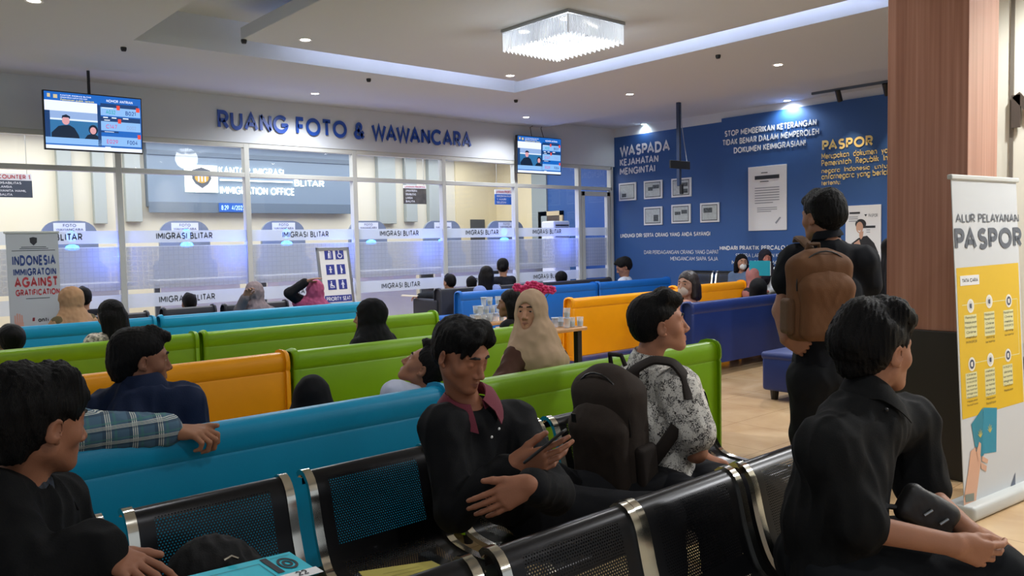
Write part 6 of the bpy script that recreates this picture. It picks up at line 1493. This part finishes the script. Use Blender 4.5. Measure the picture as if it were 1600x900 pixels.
sit('dark haired person on the long black sofa beyond the blue sofa', 877, 437, 13.8, nrm(CF), hair=dict(sh_, vol=1.15), top='#15161b', hs=1.1, h=.012, facial=False)
sit('man with black hair in white and blue shirt bending forward near the blue wall', 974, 417, 13.6, nrm(L*.8+DN*.35-CF*.1), '#8e6652', dict(sh_, vol=1.1), dict(mat=mat('white_blue_shirt', '#b4bccb', .8)), hs=1.25, h=.010, facial=False, bf=nrm(L*.6+V(0, .5, 0)), lean=.10)
sit('woman with brown hair and white face mask on the navy sofa', 1074, 444, 8.9, nrm(L*.62+BK*.60), '#a57d68', dict(fn=long_hair(.08), amp=.002, mat=mat('brown_hair', '#1f1411', .5)), '#a77a6a', hs=1.22, h=.007, mask='#b9ab9e', bf=nrm(V(-.4, .9, 0)))
sit('person in black headscarf seen from behind on the navy sofa', 1184, 453, 10.0, nrm(CF), cover=dict(fn=hijab(), col='#0c0d10', fold=.002), top='#101116', hs=1.16, h=.010, facial=False)
sit('person in dusty pink headscarf leaning on the amber sofa', 1178, 432, 12.2, nrm(CF*.6+CR*.6-CU*.2), cover=dict(fn=hijab(), col='#9c6a68', fold=.004), top='#2a2a30', hs=1.2, h=.012, facial=False)
sit('woman with black hair and white face mask beside the blue wall', 1159, 410, 12.9, nrm(BK), '#a57d68', dict(fn=long_hair(.10), amp=.002), '#5b6f8c', hs=1.1, h=.010, mask='#cfd3d4', bf=V(-1, 0, 0), facial=True)
sit('smiling woman in dark headscarf behind a teal folder, by the blue wall', 1196, 403, 12.6, nrm(BK), '#a8685a', None, '#cdd2d6', dict(fn=hijab((.06, .075, .08)), col='#1e1a24', fold=.003), 1.1, .010, bf=V(-1, 0, 0))
A, B_ = at(1170, 407, 12.1), at(1203, 431, 12.1); t = empty('teal_folder', (A+B_)/2, 'large teal folder held up beside the blue wall', 'folder')
M = frame(at(1171, 431, 12.1), nrm(CR), nrm(CU)); MB().box((0, 0, -.012), (.31, .225, 0), .003, M=M).build('cover', mat('folder_teal_far', '#1492a8', .5), t, world=True); MB().box((.005, .004, -.025), (.322, .215, -.012), M=M).build('pages', PAPER, t, world=True)
# standing person mostly hidden by the pillar, with a red lanyard
P = at(1414, 500, 6.6); P[2] = .88; tf = nrm(V(-.8, .3, 0)); J = seat_pose(P, tf); s_ = np.cross(tf, UPV)
for x, g in (('r', 1), ('l', -1)):
    h_ = P+s_*g*.08-V(0, 0, .04); J['h'+x] = h_; J['k'+x] = V(h_[0], h_[1], .46); J['a'+x] = V(h_[0], h_[1], .09)
    J['e'+x] = J['s'+x]-V(0, 0, .27)+s_*g*.03; J['w'+x] = J['e'+x]-V(0, 0, .22)+tf*.05
root, hd = person('person in black mostly hidden behind the wooden pillar, with a red lanyard', J, tf, (0, 0, 1), '#9a6c55', .010, 1., 'open', dict(amp=.002), dict(col='#15161a', sl=1.9))
mm = MB(); n_ = V(J['N'])+tf*.09; mm.tube([n_+s_*.06+V(0, 0, .02), n_+tf*.04-V(0, 0, .25), n_-s_*.06+V(0, 0, .02)], .010, 6); mm.build('lanyard', mat('lanyard_red', '#b4353f', .6), root, world=True)
# paper on the arm of the black armchair, pink artificial flowers
A = at(640, 462, 12.2); t = empty('paper_sheet', A, 'sheet of paper held over the arm of the black armchair', 'paper'); M = frame(A, nrm(CR+V(0, 0, -.05)), nrm(CF+V(0, 0, .1))); MB().box((-.12, -.1, -.002), (.12, .1, .002), M=M).build('sheet', mat('buff_paper', '#c8bda6', .6), t, world=True)
t = empty('flower_bunch', (4.95, 5.72, .74), 'bunch of bright pink flowers showing above the beige headscarf', 'flowers')
bpx = [(808, 449), (817, 452), (826, 446), (834, 445), (843, 448), (853, 452), (862, 453), (822, 451), (848, 455)]
base = at(830, 500, 6.4)
t.location = base; PINKF = mat('pink_petal', '#cf2f6e', .6)
for k, (a, b) in enumerate(bpx):
    c = at(a, b, 6.4+.03*(k % 3)); mm = MB()
    for q in range(6):
        an = q*math.pi/3+k; dv = CR*math.cos(an)+CU*math.sin(an); mm.sphere(c+dv*.022, .018, 8, (1, 1, .8))
    mm.sphere(c, .014, 8); o = mm.build('blossom', PINKF, t, world=True, sm=180)
    MB().tube([c, (c+base)/2+V(0, 0, .01), base], .003, 5).build('stem', mat('stem_green', '#2f6a35', .6), o, world=True)
MB().lathe([(.03, -.11), (.04, -.06), (.03, 0), (.035, .02)], n=14).build('vase', mat('vase_white', '#cfd2d4', .3), t, sm=60)
# ---------------------------------------------------------------- camera, light, exposure
cd = bpy.data.cameras.new('camera'); cam = bpy.data.objects.new('camera', cd); COL.objects.link(cam)
cd.sensor_fit = 'HORIZONTAL'; cd.sensor_width = 36; cd.lens = FPX*36/1600; cd.clip_start = .05
cam.matrix_world = Matrix(((CR[0], CU[0], -CF[0], 0), (CR[1], CU[1], -CF[1], 0), (CR[2], CU[2], -CF[2], EYE), (0, 0, 0, 1)))
SC.camera = cam
w = bpy.data.worlds.new('world'); SC.world = w; w.use_nodes = True
w.node_tree.nodes['Background'].inputs[0].default_value = (.86, .93, 1., 1); w.node_tree.nodes['Background'].inputs[1].default_value = .46
def area(name, loc, sx, sy, en, col=(1, 1, 1), rot=(0, 0, 0)):
    L = bpy.data.lights.new(name, 'AREA'); L.shape = 'RECTANGLE'; L.size = sx; L.size_y = sy; L.energy = en; L.color = col
    o = bpy.data.objects.new(name, L); o.location = loc; o.rotation_euler = rot; COL.objects.link(o); return o
area('service_room_lamps', (4.5, 12.4, 3.2), 13, 2.6, 340, (1, .985, .95))
vs = SC.view_settings; vs.view_transform = 'Standard'; vs.look = 'None'; vs.gamma = 1; vs.use_curve_mapping = False; vs.exposure = .26
